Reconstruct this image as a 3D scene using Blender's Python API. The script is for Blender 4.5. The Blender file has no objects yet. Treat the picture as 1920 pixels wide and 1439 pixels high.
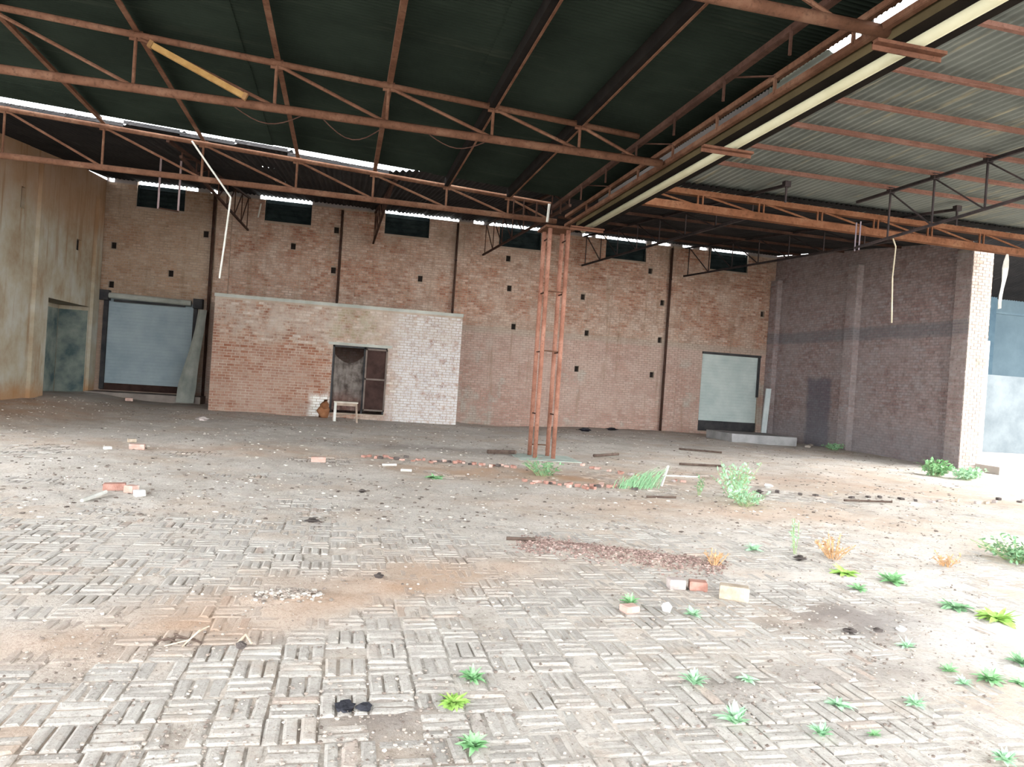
import bpy, math, random
import numpy as np
from mathutils import Vector, Matrix

random.seed(7)
rng = np.random.default_rng(7)
S = bpy.context.scene
COL = S.collection

# ------------------------------------------------------------------ camera
YAW, PITCH, ROLL = math.radians(13.18), math.radians(-0.48), math.radians(-3.88)
cy, sy, cp, sp, cr, sr = math.cos(YAW), math.sin(YAW), math.cos(PITCH), math.sin(PITCH), math.cos(ROLL), math.sin(ROLL)
fwd = Vector((sy * cp, cy * cp, sp))
rt0 = Vector((cy, -sy, 0))
dn0 = fwd.cross(rt0)
rt = cr * rt0 + sr * dn0
dn = -sr * rt0 + cr * dn0
cam_d = bpy.data.cameras.new('camera')
cam = bpy.data.objects.new('camera', cam_d)
COL.objects.link(cam)
cam_d.sensor_width = 36.0
cam_d.lens = 1375.0 / 1920.0 * 36.0
cam_d.clip_start = 0.05
cam_d.clip_end = 500
m = Matrix((( rt.x, -dn.x, -fwd.x, 0), (rt.y, -dn.y, -fwd.y, 0), (rt.z, -dn.z, -fwd.z, 1.7), (0, 0, 0, 1)))
cam.matrix_world = m
S.camera = cam

# ------------------------------------------------------------------ sky, sun, exposure
W = bpy.data.worlds.new('overcast_sky')
S.world = W
W.use_nodes = True
bg = W.node_tree.nodes['Background']
bg.inputs[0].default_value = (0.93, 0.97, 1.0, 1)
bg.inputs[1].default_value = 2.4
sun_d = bpy.data.lights.new('hazy_sun', 'SUN')
sun_d.energy = 0.7
sun_d.angle = math.radians(35)
sun_d.color = (1.0, 0.95, 0.88)
sun = bpy.data.objects.new('hazy_sun', sun_d)
COL.objects.link(sun)
sun.rotation_euler = Vector((-0.86, 0.12, -0.52)).to_track_quat('-Z', 'Y').to_euler()
S.view_settings.view_transform = 'Standard'
S.view_settings.look = 'None'
S.view_settings.gamma = 1.0
S.view_settings.use_curve_mapping = False
S.view_settings.exposure = 2.55
S.cycles.max_bounces = 8
S.cycles.diffuse_bounces = 5

# ------------------------------------------------------------------ helpers
def lin(r, g, b):
    f = lambda c: (c / 255 / 12.92) if c / 255 <= 0.04045 else ((c / 255 + 0.055) / 1.055) ** 2.4
    return (f(r), f(g), f(b), 1.0)

def tag(o, label=None, cat=None, group=None, kind=None):
    if label: o['label'] = label
    if cat: o['category'] = cat
    if group: o['group'] = group
    if kind: o['kind'] = kind
    return o

def empty(name, loc=(0, 0, 0)):
    o = bpy.data.objects.new(name, None)
    o.location = loc
    o.empty_display_size = 0.2
    COL.objects.link(o)
    return o

def thing(name, label, cat, loc=(0, 0, 0), group=None):
    return tag(empty(name, loc), label, cat, group)

class MB:
    """collects faces of one mesh"""
    def __init__(self):
        self.v, self.f, self.a = [], [], []
    def quad(self, *p, a=0.5):
        n = len(self.v)
        self.v += [tuple(q) for q in p]
        self.f.append(tuple(range(n, n + len(p))))
        self.a.append(a)
    def box(self, c, s, ax=None, a=0.5, jit=0.0):
        n = len(self.v)
        X, Y, Z = ax if ax else (Vector((1, 0, 0)), Vector((0, 1, 0)), Vector((0, 0, 1)))
        c = Vector(c)
        for k in (-1, 1):
            for j, i in ((-1, -1), (-1, 1), (1, 1), (1, -1)):
                p = c + X * (i * s[0] / 2) + Y * (j * s[1] / 2) + Z * (k * s[2] / 2)
                if jit:
                    p += Vector((random.uniform(-jit, jit), random.uniform(-jit, jit), random.uniform(-jit, jit)))
                self.v.append(tuple(p))
        for q in ((3, 2, 1, 0), (4, 5, 6, 7), (0, 1, 5, 4), (1, 2, 6, 5), (2, 3, 7, 6), (3, 0, 4, 7)):
            self.f.append(tuple(n + i for i in q))
            self.a.append(a)
    def bar(self, p, q, w, h, up=(0, 0, 1), a=0.5):
        p, q = Vector(p), Vector(q)
        d = (q - p)
        L = d.length
        d.normalize()
        s = d.cross(Vector(up))
        if s.length < 1e-4: s = d.cross(Vector((0, 1, 0)))
        s.normalize()
        u = s.cross(d)
        self.box((p + q) / 2, (L, w, h), (d, s, u), a)
    def angle(self, p, q, w, t=0.008, up=(0, 0, 1), flip=1):
        """an L section: one upright leg and one flat leg"""
        p, q = Vector(p), Vector(q)
        d = (q - p).normalized()
        s = d.cross(Vector(up))
        if s.length < 1e-4: s = d.cross(Vector((0, 1, 0)))
        s.normalize()
        u = s.cross(d)
        self.bar(p, q, t, w, up)
        off = s * (flip * w / 2) - u * (w / 2)
        self.bar(p + off, q + off, w, t, up)
    def tube(self, p, q, r, n=8, r2=None, a=0.5, cap=True):
        p, q = Vector(p), Vector(q)
        r2 = r if r2 is None else r2
        d = (q - p).normalized()
        s = d.cross(Vector((0, 0, 1)))
        if s.length < 1e-3: s = d.cross(Vector((0, 1, 0)))
        s.normalize()
        u = s.cross(d)
        b = len(self.v)
        for c, rr in ((p, r), (q, r2)):
            for i in range(n):
                t = 2 * math.pi * i / n
                self.v.append(tuple(c + s * (math.cos(t) * rr) + u * (math.sin(t) * rr)))
        for i in range(n):
            j = (i + 1) % n
            self.f.append((b + i, b + j, b + n + j, b + n + i)); self.a.append(a)
        if cap:
            self.f.append(tuple(b + i for i in reversed(range(n)))); self.a.append(a)
            self.f.append(tuple(b + n + i for i in range(n))); self.a.append(a)
    def path(self, pts, r, n=6):
        for a, b in zip(pts[:-1], pts[1:]): self.tube(a, b, r, n)
    def stone(self, c, r, a=0.5, squash=0.6, n=6):
        """a rough faceted pebble or lump"""
        b = len(self.v)
        c = Vector(c)
        rings = ((-0.55, 0.75), (0.25, 1.0), (0.85, 0.5))
        for zz, rr in rings:
            ph = random.uniform(0, 6)
            for i in range(n):
                t = ph + 2 * math.pi * i / n
                k = rr * random.uniform(0.75, 1.2)
                self.v.append((c.x + math.cos(t) * r * k, c.y + math.sin(t) * r * k, c.z + (zz + 0.55 + random.uniform(-.1, .1)) * r * squash))
        for q in range(2):
            for i in range(n):
                j = (i + 1) % n
                self.f.append((b + q * n + i, b + q * n + j, b + q * n + n + j, b + q * n + n + i)); self.a.append(a)
        self.f.append(tuple(b + 2 * n + i for i in range(n))); self.a.append(a)
        self.f.append(tuple(b + i for i in reversed(range(n)))); self.a.append(a)
    def build(self, name, mat, parent=None, smooth=False, loc=None):
        me = bpy.data.meshes.new(name)
        me.from_pydata(self.v, [], self.f)
        if len(set(self.a)) > 1 or True:
            at = me.attributes.new('rnd', 'FLOAT', 'FACE')
            at.data.foreach_set('value', np.array(self.a, dtype=np.float32))
        me.materials.append(mat)
        if smooth: me.shade_smooth()
        o = bpy.data.objects.new(name, me)
        COL.objects.link(o)
        if parent:
            o.parent = parent
            # vertices are given in world coordinates; take the parent's place off again
            if parent.location.length > 0 or parent.parent:
                off = Vector(parent.location)
                if parent.parent: off = off + Vector(parent.parent.location)
                o.location = -off
        if loc: o.location = loc
        return o

# value noise for heights and dirt masks
class VN:
    def __init__(self, seed):
        self.t = np.random.default_rng(seed).random((256, 256))
    def __call__(self, x, y, s=1.0):
        x = np.asarray(x, float) / s + 37.3; y = np.asarray(y, float) / s + 11.7
        xi = np.floor(x).astype(int); yi = np.floor(y).astype(int)
        fx = x - xi; fy = y - yi
        fx = fx * fx * (3 - 2 * fx); fy = fy * fy * (3 - 2 * fy)
        g = lambda a, b: self.t[a % 256, b % 256]
        return (g(xi, yi) * (1 - fx) + g(xi + 1, yi) * fx) * (1 - fy) + (g(xi, yi + 1) * (1 - fx) + g(xi + 1, yi + 1) * fx) * fy
vn1, vn2, vn3 = VN(1), VN(2), VN(3)
def sstep(x, a, b):
    t = np.clip((np.asarray(x, float) - a) / (b - a), 0, 1)
    return t * t * (3 - 2 * t)

# ------------------------------------------------------------------ materials
def base_mat(name):
    mt = bpy.data.materials.new(name)
    mt.use_nodes = True
    nt = mt.node_tree
    bs = nt.nodes['Principled BSDF']
    bs.inputs['Roughness'].default_value = 0.9
    bs.inputs['Specular IOR Level'].default_value = 0.04
    return mt, nt, bs

def nnoise(nt, scale, detail=4, rough=0.6, vec=None):
    n = nt.nodes.new('ShaderNodeTexNoise')
    n.inputs['Scale'].default_value = scale
    n.inputs['Detail'].default_value = detail
    n.inputs['Roughness'].default_value = rough
    nt.links.new(vec if vec else npos(nt), n.inputs['Vector'])
    return n.outputs['Fac']

def npos(nt):
    for n in nt.nodes:
        if n.bl_idname == 'ShaderNodeNewGeometry': return n.outputs['Position']
    return nt.nodes.new('ShaderNodeNewGeometry').outputs['Position']

def nramp(nt, fac, stops, interp='LINEAR'):
    r = nt.nodes.new('ShaderNodeValToRGB')
    r.color_ramp.interpolation = interp
    el = r.color_ramp.elements
    while len(el) < len(stops): el.new(0.5)
    for e, (p, c) in zip(el, stops):
        e.position = p
        e.color = c
    nt.links.new(fac, r.inputs[0])
    return r.outputs[0]

def nmix(nt, fac, a, b, mode='MIX'):
    n = nt.nodes.new('ShaderNodeMix')
    n.data_type = 'RGBA'
    n.blend_type = mode
    for sock, val in ((0, fac), (6, a), (7, b)):
        if isinstance(val, (int, float)): n.inputs[sock].default_value = val
        elif isinstance(val, tuple): n.inputs[sock].default_value = val
        else: nt.links.new(val, n.inputs[sock])
    return n.outputs[2]

def nmath(nt, op, a, b=0.0, clamp=False):
    n = nt.nodes.new('ShaderNodeMath')
    n.operation = op
    n.use_clamp = clamp
    for i, v in ((0, a), (1, b)):
        if isinstance(v, (int, float)): n.inputs[i].default_value = v
        else: nt.links.new(v, n.inputs[i])
    return n.outputs[0]

def naxis(nt, i):
    s = nt.nodes.new('ShaderNodeSeparateXYZ')
    nt.links.new(npos(nt), s.inputs[0])
    return s.outputs[i]

def nrange(nt, v, a, b, lo=0.0, hi=1.0):
    n = nt.nodes.new('ShaderNodeMapRange')
    n.interpolation_type = 'SMOOTHSTEP'
    nt.links.new(v, n.inputs[0])
    n.inputs[1].default_value, n.inputs[2].default_value, n.inputs[3].default_value, n.inputs[4].default_value = a, b, lo, hi
    return n.outputs[0]

def npatch(nt, axis, a, b, scale, amt, detail=4):
    """0..1 mask that turns on along a world axis from a to b with a ragged edge"""
    v = naxis(nt, axis)
    w = nmath(nt, 'MULTIPLY', nmath(nt, 'SUBTRACT', nnoise(nt, scale, detail), 0.5), amt)
    return nrange(nt, nmath(nt, 'ADD', v, w), a, b)

def nattr(nt, name, out='Fac'):
    n = nt.nodes.new('ShaderNodeAttribute')
    n.attribute_name = name
    return n.outputs[out]

def nbump(nt, bs, h, strength=0.3, dist=0.02):
    b = nt.nodes.new('ShaderNodeBump')
    b.inputs['Strength'].default_value = strength
    b.inputs['Distance'].default_value = dist
    nt.links.new(h, b.inputs['Height'])
    nt.links.new(b.outputs[0], bs.inputs['Normal'])

def plain(name, c1, c2, scale=3.0, rough=0.85, metal=0.0, bump=0.15, lo=0.35, hi=0.65):
    mt, nt, bs = base_mat(name)
    c = nramp(nt, nnoise(nt, scale, 6), [(lo, lin(*c1)), (hi, lin(*c2))])
    nt.links.new(c, bs.inputs['Base Color'])
    bs.inputs['Roughness'].default_value = rough
    bs.inputs['Metallic'].default_value = metal
    if bump: nbump(nt, bs, nnoise(nt, scale * 8, 3), bump)
    return mt

def brick_mat(name, tones, wash, wash_amt, extra=None):
    """per-brick tones plus pale lime bloom; extra(nt, colour) adds paint or soot of the wall's own"""
    mt, nt, bs = base_mat(name)
    k = len(tones)
    c = nramp(nt, nattr(nt, 'rnd'), [(i / (k - 1), lin(*t)) for i, t in enumerate(tones)])
    c = nmix(nt, nrange(nt, nnoise(nt, 9.0, 5, 0.7), 0.35, 0.7, 0.0, 0.55), c, lin(*[int(v * 0.72) for v in tones[0]]))
    c = nmix(nt, nmath(nt, 'MULTIPLY', nrange(nt, nnoise(nt, 0.55, 8, 0.75), 0.40, 0.60), wash_amt * 1.15), c, lin(*wash))
    c = nmix(nt, nrange(nt, nnoise(nt, 1.5, 9, 0.78), 0.52, 0.63, 0, 0.5), c, lin(*[int(v * 0.98) for v in wash]))
    c = nmix(nt, nrange(nt, nnoise(nt, 2.6, 6, 0.7), 0.48, 0.66, 0, 0.5), c, lin(*[int(v * 0.85) for v in tones[0]]))
    if extra: c = extra(nt, c)
    nt.links.new(c, bs.inputs['Base Color'])
    nbump(nt, bs, nnoise(nt, 40, 4), 0.25, 0.01)
    return mt

# ------------------------------------------------------------------ brickwork
Z = Vector((0, 0, 1))
def wall_cells(O, U, N, L, z0, hfun, holes, th, breaks=()):
    """a wall slab with real openings; holes = (u0, u1, z0, z1, depth or None for right through)"""
    mb = MB()
    us = sorted(set([0.0, L] + [h[i] for h in holes for i in (0, 1)] + list(breaks)))
    P = lambda u, z, n: O + U * u + Z * z + N * n
    for a, b in zip(us[:-1], us[1:]):
        if b - a < 1e-5: continue
        um = (a + b) / 2
        hs = sorted([h for h in holes if h[0] <= um <= h[1]], key=lambda h: h[2])
        z = z0
        spans = []
        for h in hs:
            if h[2] > z: spans.append((z, h[2], False))
            z = max(z, h[3])
        spans.append((z, None, True))
        for lo, hi, top in spans:
            ha, hb = (hfun(a), hfun(b)) if top else (hi, hi)
            if min(ha, hb) - lo < 1e-4: continue
            mb.quad(P(a, lo, 0), P(b, lo, 0), P(b, hb, 0), P(a, ha, 0))
            mb.quad(P(b, lo, -th), P(a, lo, -th), P(a, ha, -th), P(b, hb, -th))
            if top: mb.quad(P(a, ha, 0), P(b, hb, 0), P(b, hb, -th), P(a, ha, -th))
    for u0, u1, a, b, d in holes:
        t = th if d is None else d
        mb.quad(P(u0, a, 0), P(u0, b, 0), P(u0, b, -t), P(u0, a, -t))
        mb.quad(P(u1, b, 0), P(u1, a, 0), P(u1, a, -t), P(u1, b, -t))
        mb.quad(P(u0, a, 0), P(u0, a, -t), P(u1, a, -t), P(u1, a, 0))
        if b < hfun((u0 + u1) / 2) - 1e-3: mb.quad(P(u0, b, 0), P(u1, b, 0), P(u1, b, -t), P(u0, b, -t))
        if d is not None: mb.quad(P(u0, a, -t), P(u0, b, -t), P(u1, b, -t), P(u1, a, -t))
    mb.quad(P(0, z0, 0), P(0, hfun(0), 0), P(0, hfun(0), -th), P(0, z0, -th))
    mb.quad(P(L, z0, 0), P(L, z0, -th), P(L, hfun(L), -th), P(L, hfun(L), 0))
    return mb

def bricks_of(O, U, N, L, z0, hfun, holes, bl=0.232, bh=0.076, j=0.012, vn=vn1, skip=None):
    """running-bond bricks, each one clipped by the openings; gives (u0, u1, z0, z1, tone)"""
    out = []
    z, row = z0, 0
    while True:
        if z + bh > max(hfun(0), hfun(L)): break
        u = -(bl / 2) * (row % 2) - random.uniform(0, 0.03)
        while u < L:
            a, b = max(0.0, u), min(L, u + bl)
            u += bl + j
            segs = [(a, b)]
            for h in holes:
                if h[2] < z + bh and h[3] > z:
                    ns = []
                    for s, e in segs:
                        if h[1] <= s or h[0] >= e: ns.append((s, e)); continue
                        if s < h[0]: ns.append((s, h[0]))
                        if e > h[1]: ns.append((h[1], e))
                    segs = ns
            for s, e in segs:
                if e - s < 0.03 or z + bh > hfun((s + e) / 2): continue
                if skip and skip(s, z): continue
                tone = min(1, max(0, 0.85 * random.random() + 0.25 * float(vn(s + row * 3.1, z, 0.5))))
                out.append((s, e, z, z + bh, tone))
        z += bh + j
        row += 1
    return out

def brick_faces(mb, O, U, N, br, proud):
    s, e, a, b, t = br
    p = proud + random.uniform(-0.004, 0.004)
    q = 0.004
    P = lambda u, z, n: O + U * u + Z * z + N * n
    jt = lambda: random.uniform(0, 0.005)
    f = [P(s + q + jt(), a + q, p), P(e - q - jt(), a + q, p), P(e - q - jt(), b - q, p), P(s + q + jt(), b - q, p)]
    k = [P(s, a, -0.012), P(e, a, -0.012), P(e, b, -0.012), P(s, b, -0.012)]
    mb.quad(*f, a=t)
    for i in range(4):
        n = (i + 1) % 4
        mb.quad(k[i], k[n], f[n], f[i], a=t)

def lay_bricks(parent, O, U, N, bricks, mat, n_single=0, near=None, proud=0.010):
    """the bricks of a wall: the n_single nearest ones as parts, the rest joined"""
    near = near or Vector((0, 0, 1.7))
    if n_single:
        bricks = sorted(bricks, key=lambda b: (O + U * ((b[0] + b[1]) / 2) + Z * ((b[2] + b[3]) / 2) - near).length)
    for br in bricks[:n_single]:
        mb = MB()
        c = O + U * ((br[0] + br[1]) / 2) + Z * ((br[2] + br[3]) / 2)
        brick_faces(mb, O - c, U, N, br, proud)
        o = mb.build('brick', mat, None)
        o.parent = parent
        o.location = c - Vector(parent.location)
    rest = bricks[n_single:]
    if rest:
        mb = MB()
        for br in rest: brick_faces(mb, O, U, N, br, proud)
        tag(mb.build('brick_courses', mat, parent), kind='stuff')

mortar_back = plain('mortar_brown', (132, 116, 102), (152, 136, 122), 2.0, 0.95)
mortar_dark = plain('mortar_dark', (122, 116, 114), (138, 131, 129), 2.0, 0.95)

def back_extra(nt, c):
    # pinker, paler zone below the old plaster line, sooty run-off near the eaves
    low = npatch(nt, 2, 3.62, 3.45, 0.8, 0.35)
    c = nmix(nt, nmath(nt, 'MULTIPLY', low, 0.42), c, lin(166, 140, 134))
    band = nmath(nt, 'MULTIPLY', npatch(nt, 2, 3.30, 3.42, 1.5, 0.2), npatch(nt, 2, 3.66, 3.56, 1.5, 0.2))
    c = nmix(nt, nmath(nt, 'MULTIPLY', band, 0.5), c, lin(150, 142, 128))
    left = npatch(nt, 0, -4.2, -5.2, 0.7, 1.2)
    c = nmix(nt, nmath(nt, 'MULTIPLY', left, 0.45), c, lin(136, 120, 96))
    gp = nmath(nt, 'MULTIPLY', nrange(nt, nnoise(nt, 0.8, 7, 0.7), 0.54, 0.64), npatch(nt, 2, 3.4, 2.4, 1, 0.8))
    c = nmix(nt, nmath(nt, 'MULTIPLY', gp, 0.55), c, lin(156, 158, 148))
    mp = nt.nodes.new('ShaderNodeMapping')
    nt.links.new(npos(nt), mp.inputs[0])
    mp.inputs['Scale'].default_value = (2.6, 1, 0.22)
    c = nmix(nt, nrange(nt, nnoise(nt, 1.4, 6, 0.65, mp.outputs[0]), 0.54, 0.68, 0, 0.45), c, lin(112, 92, 72))
    soot = nmath(nt, 'MULTIPLY', nrange(nt, nnoise(nt, 0.9, 5), 0.45, 0.66), npatch(nt, 2, 5.6, 7.2, 1.2, 1.6))
    return nmix(nt, nmath(nt, 'MULTIPLY', soot, 0.4), c, lin(92, 80, 62))
brick_back = brick_mat('red_brick_weathered', [(132, 92, 74), (154, 112, 92), (168, 132, 112), (184, 156, 140)], (178, 162, 148), 0.5, back_extra)

def shed_extra(nt, c):
    right = npatch(nt, 0, 1.2, 2.1, 1.3, 1.3)
    n = nrange(nt, nnoise(nt, 5.0, 6, 0.7), 0.28, 0.56)
    c = nmix(nt, nmath(nt, 'MULTIPLY', nmath(nt, 'MULTIPLY', right, n), 0.82), c, lin(184, 183, 183))
    top = nmath(nt, 'MULTIPLY', npatch(nt, 2, 2.3, 2.9, 1.0, 1.2), nrange(nt, nnoise(nt, 4.0, 5), 0.35, 0.6))
    c = nmix(nt, nmath(nt, 'MULTIPLY', top, 0.5), c, lin(164, 154, 144))
    lowleft = nmath(nt, 'MULTIPLY', npatch(nt, 0, 0.2, -0.8, 1.0, 0.8), npatch(nt, 2, 2.5, 2.0, 1.0, 0.9))
    c = nmix(nt, nmath(nt, 'MULTIPLY', lowleft, 0.5), c, lin(128, 82, 62))
    g = nmath(nt, 'MULTIPLY', npatch(nt, 0, -0.6, -0.2, 2, 0.5), npatch(nt, 0, 1.4, 0.9, 2, 0.5))
    g = nmath(nt, 'MULTIPLY', g, npatch(nt, 2, 2.45, 2.7, 2, 0.3))
    c = nmix(nt, nmath(nt, 'MULTIPLY', nmath(nt, 'MULTIPLY', g, nrange(nt, nnoise(nt, 6, 4), 0.4, 0.6)), 0.5), c, lin(122, 118, 88))
    lime = nmath(nt, 'MULTIPLY', npatch(nt, 0, -1.05, -0.75, 4, 0.4), nmath(nt, 'MULTIPLY', npatch(nt, 0, -0.25, -0.4, 4, 0.2), npatch(nt, 2, 0.85, 0.6, 4, 0.5)))
    return nmix(nt, lime, c, lin(205, 202, 196))
brick_shed = brick_mat('shed_brick', [(110, 72, 56), (134, 92, 72), (148, 110, 90), (160, 130, 112), (186, 172, 160)], (172, 158, 146), 0.6, shed_extra)

def right_extra(nt, c):
    band = nmath(nt, 'MULTIPLY', npatch(nt, 2, 3.75, 3.9, 1.2, 0.15), npatch(nt, 2, 4.35, 4.2, 1.2, 0.15))
    c = nmix(nt, nmath(nt, 'MULTIPLY', band, 0.55), c, lin(96, 98, 102))
    # dark doorway-shaped patch low on the wall
    d = nmath(nt, 'MULTIPLY', npatch(nt, 1, 23.6, 23.9, 2, 0.3), nmath(nt, 'MULTIPLY', npatch(nt, 1, 25.3, 25.0, 2, 0.3), npatch(nt, 2, 2.6, 2.3, 2, 0.3)))
    c = nmix(nt, nmath(nt, 'MULTIPLY', d, 0.6), c, lin(66, 70, 82))
    lowd = npatch(nt, 2, 1.3, 0.3, 1.0, 0.9)
    return nmix(nt, nmath(nt, 'MULTIPLY', lowd, 0.35), c, lin(112, 112, 116))
brick_right = brick_mat('hazed_brick', [(128, 106, 102), (140, 118, 114), (150, 132, 128), (148, 139, 138)], (148, 141, 139), 0.4, right_extra)  # tones lifted and greyed to carry the haze over this wall
def pier_extra(nt, c):
    n = nrange(nt, nnoise(nt, 1.6, 6, 0.7), 0.3, 0.6)
    w = npatch(nt, 2, 5.4, 3.6, 1.2, 1.2)
    return nmix(nt, nmath(nt, 'MULTIPLY', nmath(nt, 'ADD', nmath(nt, 'MULTIPLY', n, 0.7), nmath(nt, 'MULTIPLY', w, 0.3)), 0.7), c, lin(182, 172, 164))
brick_pier = brick_mat('limewashed_pier_brick', [(126, 90, 74), (150, 114, 98), (164, 140, 126), (172, 156, 146)], (174, 164, 155), 0.55, pier_extra)

# floor height: a slight fall to the right, earth drifted against the far walls
def ground(x, y):
    x = np.asarray(x, float); y = np.asarray(y, float)
    z = -0.006 * x
    z = z + 0.20 * sstep(x, -5.6, -8.2) * sstep(y, 15, 21)
    z = z - 0.20 * np.exp(-((x - 6.0) / 3.2) ** 2 - ((y - 28.5) / 3.0) ** 2)
    return z
def gz(x, y): return float(ground(x, y))

# ------------------------------------------------------------------ back wall
YB, XL, XR = 27.9, -8.24, 17.7
Ob, Ub, Nb = Vector((XL, YB, 0)), Vector((1, 0, 0)), Vector((0, -1, 0))
WIN = [(-7.27, -5.71), (-3.02, -1.40), (1.26, 2.92), (5.64, 7.32), (10.02, 11.76), (14.62, 16.36)]
WZ0, WZT = 6.75, 7.50
PUT = [(-0.48, 6.67), (-0.5, 5.19), (2.7, 5.19), (6.17, 5.15), (6.44, 3.68), (9.19, 5.09), (9.45, 3.67), (12.61, 5.16), (12.61, 3.63), (12.36, 2.19),
       (9.13, 2.21), (11.99, 6.4), (-1.97, 5.92), (-7.9, 5.32), (-4.95, 6.03), (-6.02, 4.53), (-7.9, 3.97), (17.2, 5.09), (6.05, 6.3)]
holes_b = [(a - XL, b - XL, WZ0, WZT + 0.6, None) for a, b in WIN]
holes_b += [(x - XL - 0.085, x - XL + 0.085, z - 0.11, z + 0.11, 0.20) for x, z in PUT]
holes_b += [(-8.08 - XL, -5.06 - XL, 0.32, 3.52, None), (14.57 - XL, 17.25 - XL, 0.02, 3.27, None)]
hB = lambda u: WZT
wall_b = wall_cells(Ob, Ub, Nb, XR - XL, -0.6, hB, holes_b, 0.23).build('wall_back', mortar_back)
tag(wall_b, 'tall weathered red brick back wall with six high windows', kind='structure')
lay_bricks(wall_b, Ob, Ub, Nb, bricks_of(Ob, Ub, Nb, XR - XL, -0.45, hB, holes_b), brick_back)
M_put = plain('putlog_shade_tone', (30, 26, 24), (48, 42, 38), 6)  # dark plates paint the shade inside the putlog holes
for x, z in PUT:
    mb = MB(); mb.box((x, YB + 0.12, z), (0.17, 0.02, 0.22)); mb.build('putlog_shade', M_put, wall_b)
# shallow brick piers on the wall, and infill that closes the eaves except where daylight shows
for u0, u1 in ((-0.25, 0.29), (4.03, 4.55), (12.9, 13.4), (-4.62, -4.1)):
    Op = Vector((u0, YB - 0.10, 0))
    pl = wall_cells(Op, Ub, Nb, u1 - u0, -0.4, hB, [], 0.10).build('brick_pilaster', mortar_back, wall_b)
    lay_bricks(pl, Op, Ub, Nb, bricks_of(Op, Ub, Nb, u1 - u0, -0.4, hB, [], bl=(u1 - u0 - 0.012) / 2), brick_back)
SLIT = [(-8.2, -8.0), (-7.27, -5.3), (-4.89, -4.62), (-3.22, -2.79), (-3.03, -1.39), (1.24, 4.05), (4.6, 5.02), (5.21, 5.58), (5.59, 7.45), (9.0, 9.4),
        (9.56, 11.75), (11.97, 12.81), (13.34, 13.82), (14.11, 14.49), (14.67, 16.34)]
x = XL
for a, b in sorted(SLIT) + [(XR, XR)]:
    if a > x + 0.02:
        mb = MB()
        mb.box(((x + a) / 2, YB + 0.115, WZT + 0.10), (a - x, 0.23, 0.2))
        mb.build('eaves_infill', mortar_dark, wall_b)
    x = max(x, b)

# ------------------------------------------------------------------ high windows
teal = plain('dark_teal_louvre', (24, 32, 34), (40, 48, 48), 3.0, 0.7)
for i, (a, b) in enumerate(WIN):
    w = tag(empty('window_%d' % (i + 1), ((a + b) / 2, YB + 0.15, WZ0)), kind='structure')
    mb = MB()
    for x in (a + 0.025, b - 0.025): mb.box((x, YB + 0.14, (WZ0 + WZT) / 2), (0.05, 0.10, WZT - WZ0))
    mb.box(((a + b) / 2, YB + 0.14, WZ0 + 0.02), (b - a - 0.1, 0.10, 0.04))
    mb.build('frame', teal, w)
    mb = MB()
    mb.box(((a + b) / 2, YB + 0.20, (WZ0 + WZT) / 2 + 0.025), (b - a, 0.012, WZT - WZ0 + 0.05))
    mb.build('shutter_panel', teal, w)
    for k in range(4):
        mb = MB()
        zz = WZ0 + 0.12 + k * 0.17
        mb.box(((a + b) / 2, YB + 0.15, zz), (b - a - 0.1, 0.09, 0.012), (Vector((1, 0, 0)), Vector((0, 0.8, -0.6)), Vector((0, 0.6, 0.8))))
        mb.build('slat', teal, w)

# ------------------------------------------------------------------ left wall, plastered, with a doorway
def left_extra_mat():
    mt, nt, bs = base_mat('stained_plaster')
    c = nramp(nt, nnoise(nt, 0.7, 7, 0.65), [(0.3, lin(132, 110, 86)), (0.5, lin(156, 146, 128)), (0.68, lin(168, 164, 154))])
    c = nmix(nt, nmath(nt, 'MULTIPLY', npatch(nt, 2, 4.6, 6.2, 1.0, 1.2), 0.65), c, lin(150, 110, 78))
    mp = nt.nodes.new('ShaderNodeMapping')
    nt.links.new(npos(nt), mp.inputs[0])
    mp.inputs['Scale'].default_value = (1, 2.2, 0.18)
    st = nrange(nt, nnoise(nt, 1.6, 5, 0.6, mp.outputs[0]), 0.52, 0.68)
    c = nmix(nt, nmath(nt, 'MULTIPLY', st, 0.6), c, lin(128, 96, 66))
    c = nmix(nt, nmath(nt, 'MULTIPLY', npatch(nt, 2, 0.9, 0.25, 1.4, 0.8), 0.7), c, lin(150, 108, 70))
    nt.links.new(c, bs.inputs['Base Color'])
    nbump(nt, bs, nnoise(nt, 12, 5), 0.3, 0.02)
    return mt
plaster_l = left_extra_mat()
Ol, Ul, Nl = Vector((XL, 14.5, 0)), Vector((0, 1, 0)), Vector((1, 0, 0))
LY0 = 14.5
def zl(y): return 6.2 + 0.03 * (min(y, 15.2) - 3) / 12 if y < 15.2 else 6.55 + (y - 15.2) * 0.078
holes_l = [(23.45 - LY0, 26.9 - LY0, -0.1, 3.08, 0.9), (21.25 - LY0, 21.5 - LY0, 5.2, 5.75, 0.18), (25.4 - LY0, 25.85 - LY0, 4.75, 5.1, 0.18)]
wl = wall_cells(Ol, Ul, Nl, 27.9 - LY0, -0.6, lambda u: zl(u + LY0), holes_l, 0.95, breaks=(0.7, 0.75, 3, 6, 9)).build('wall_left', plaster_l)
tag(wl, 'stained plaster left wall with a doorway recess', kind='structure')
mb = MB()
for y in (22.55, 27.25):
    mb.box((XL + 0.05, y, 3.2), (0.10, 0.55, 7.0))
mb.build('plaster_pilaster', plaster_l, wl)
M_ventd = plain('vent_shade_tone', (38, 34, 32), (56, 50, 46), 4)  # dark panels set in the vent recesses as painted shade
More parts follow.
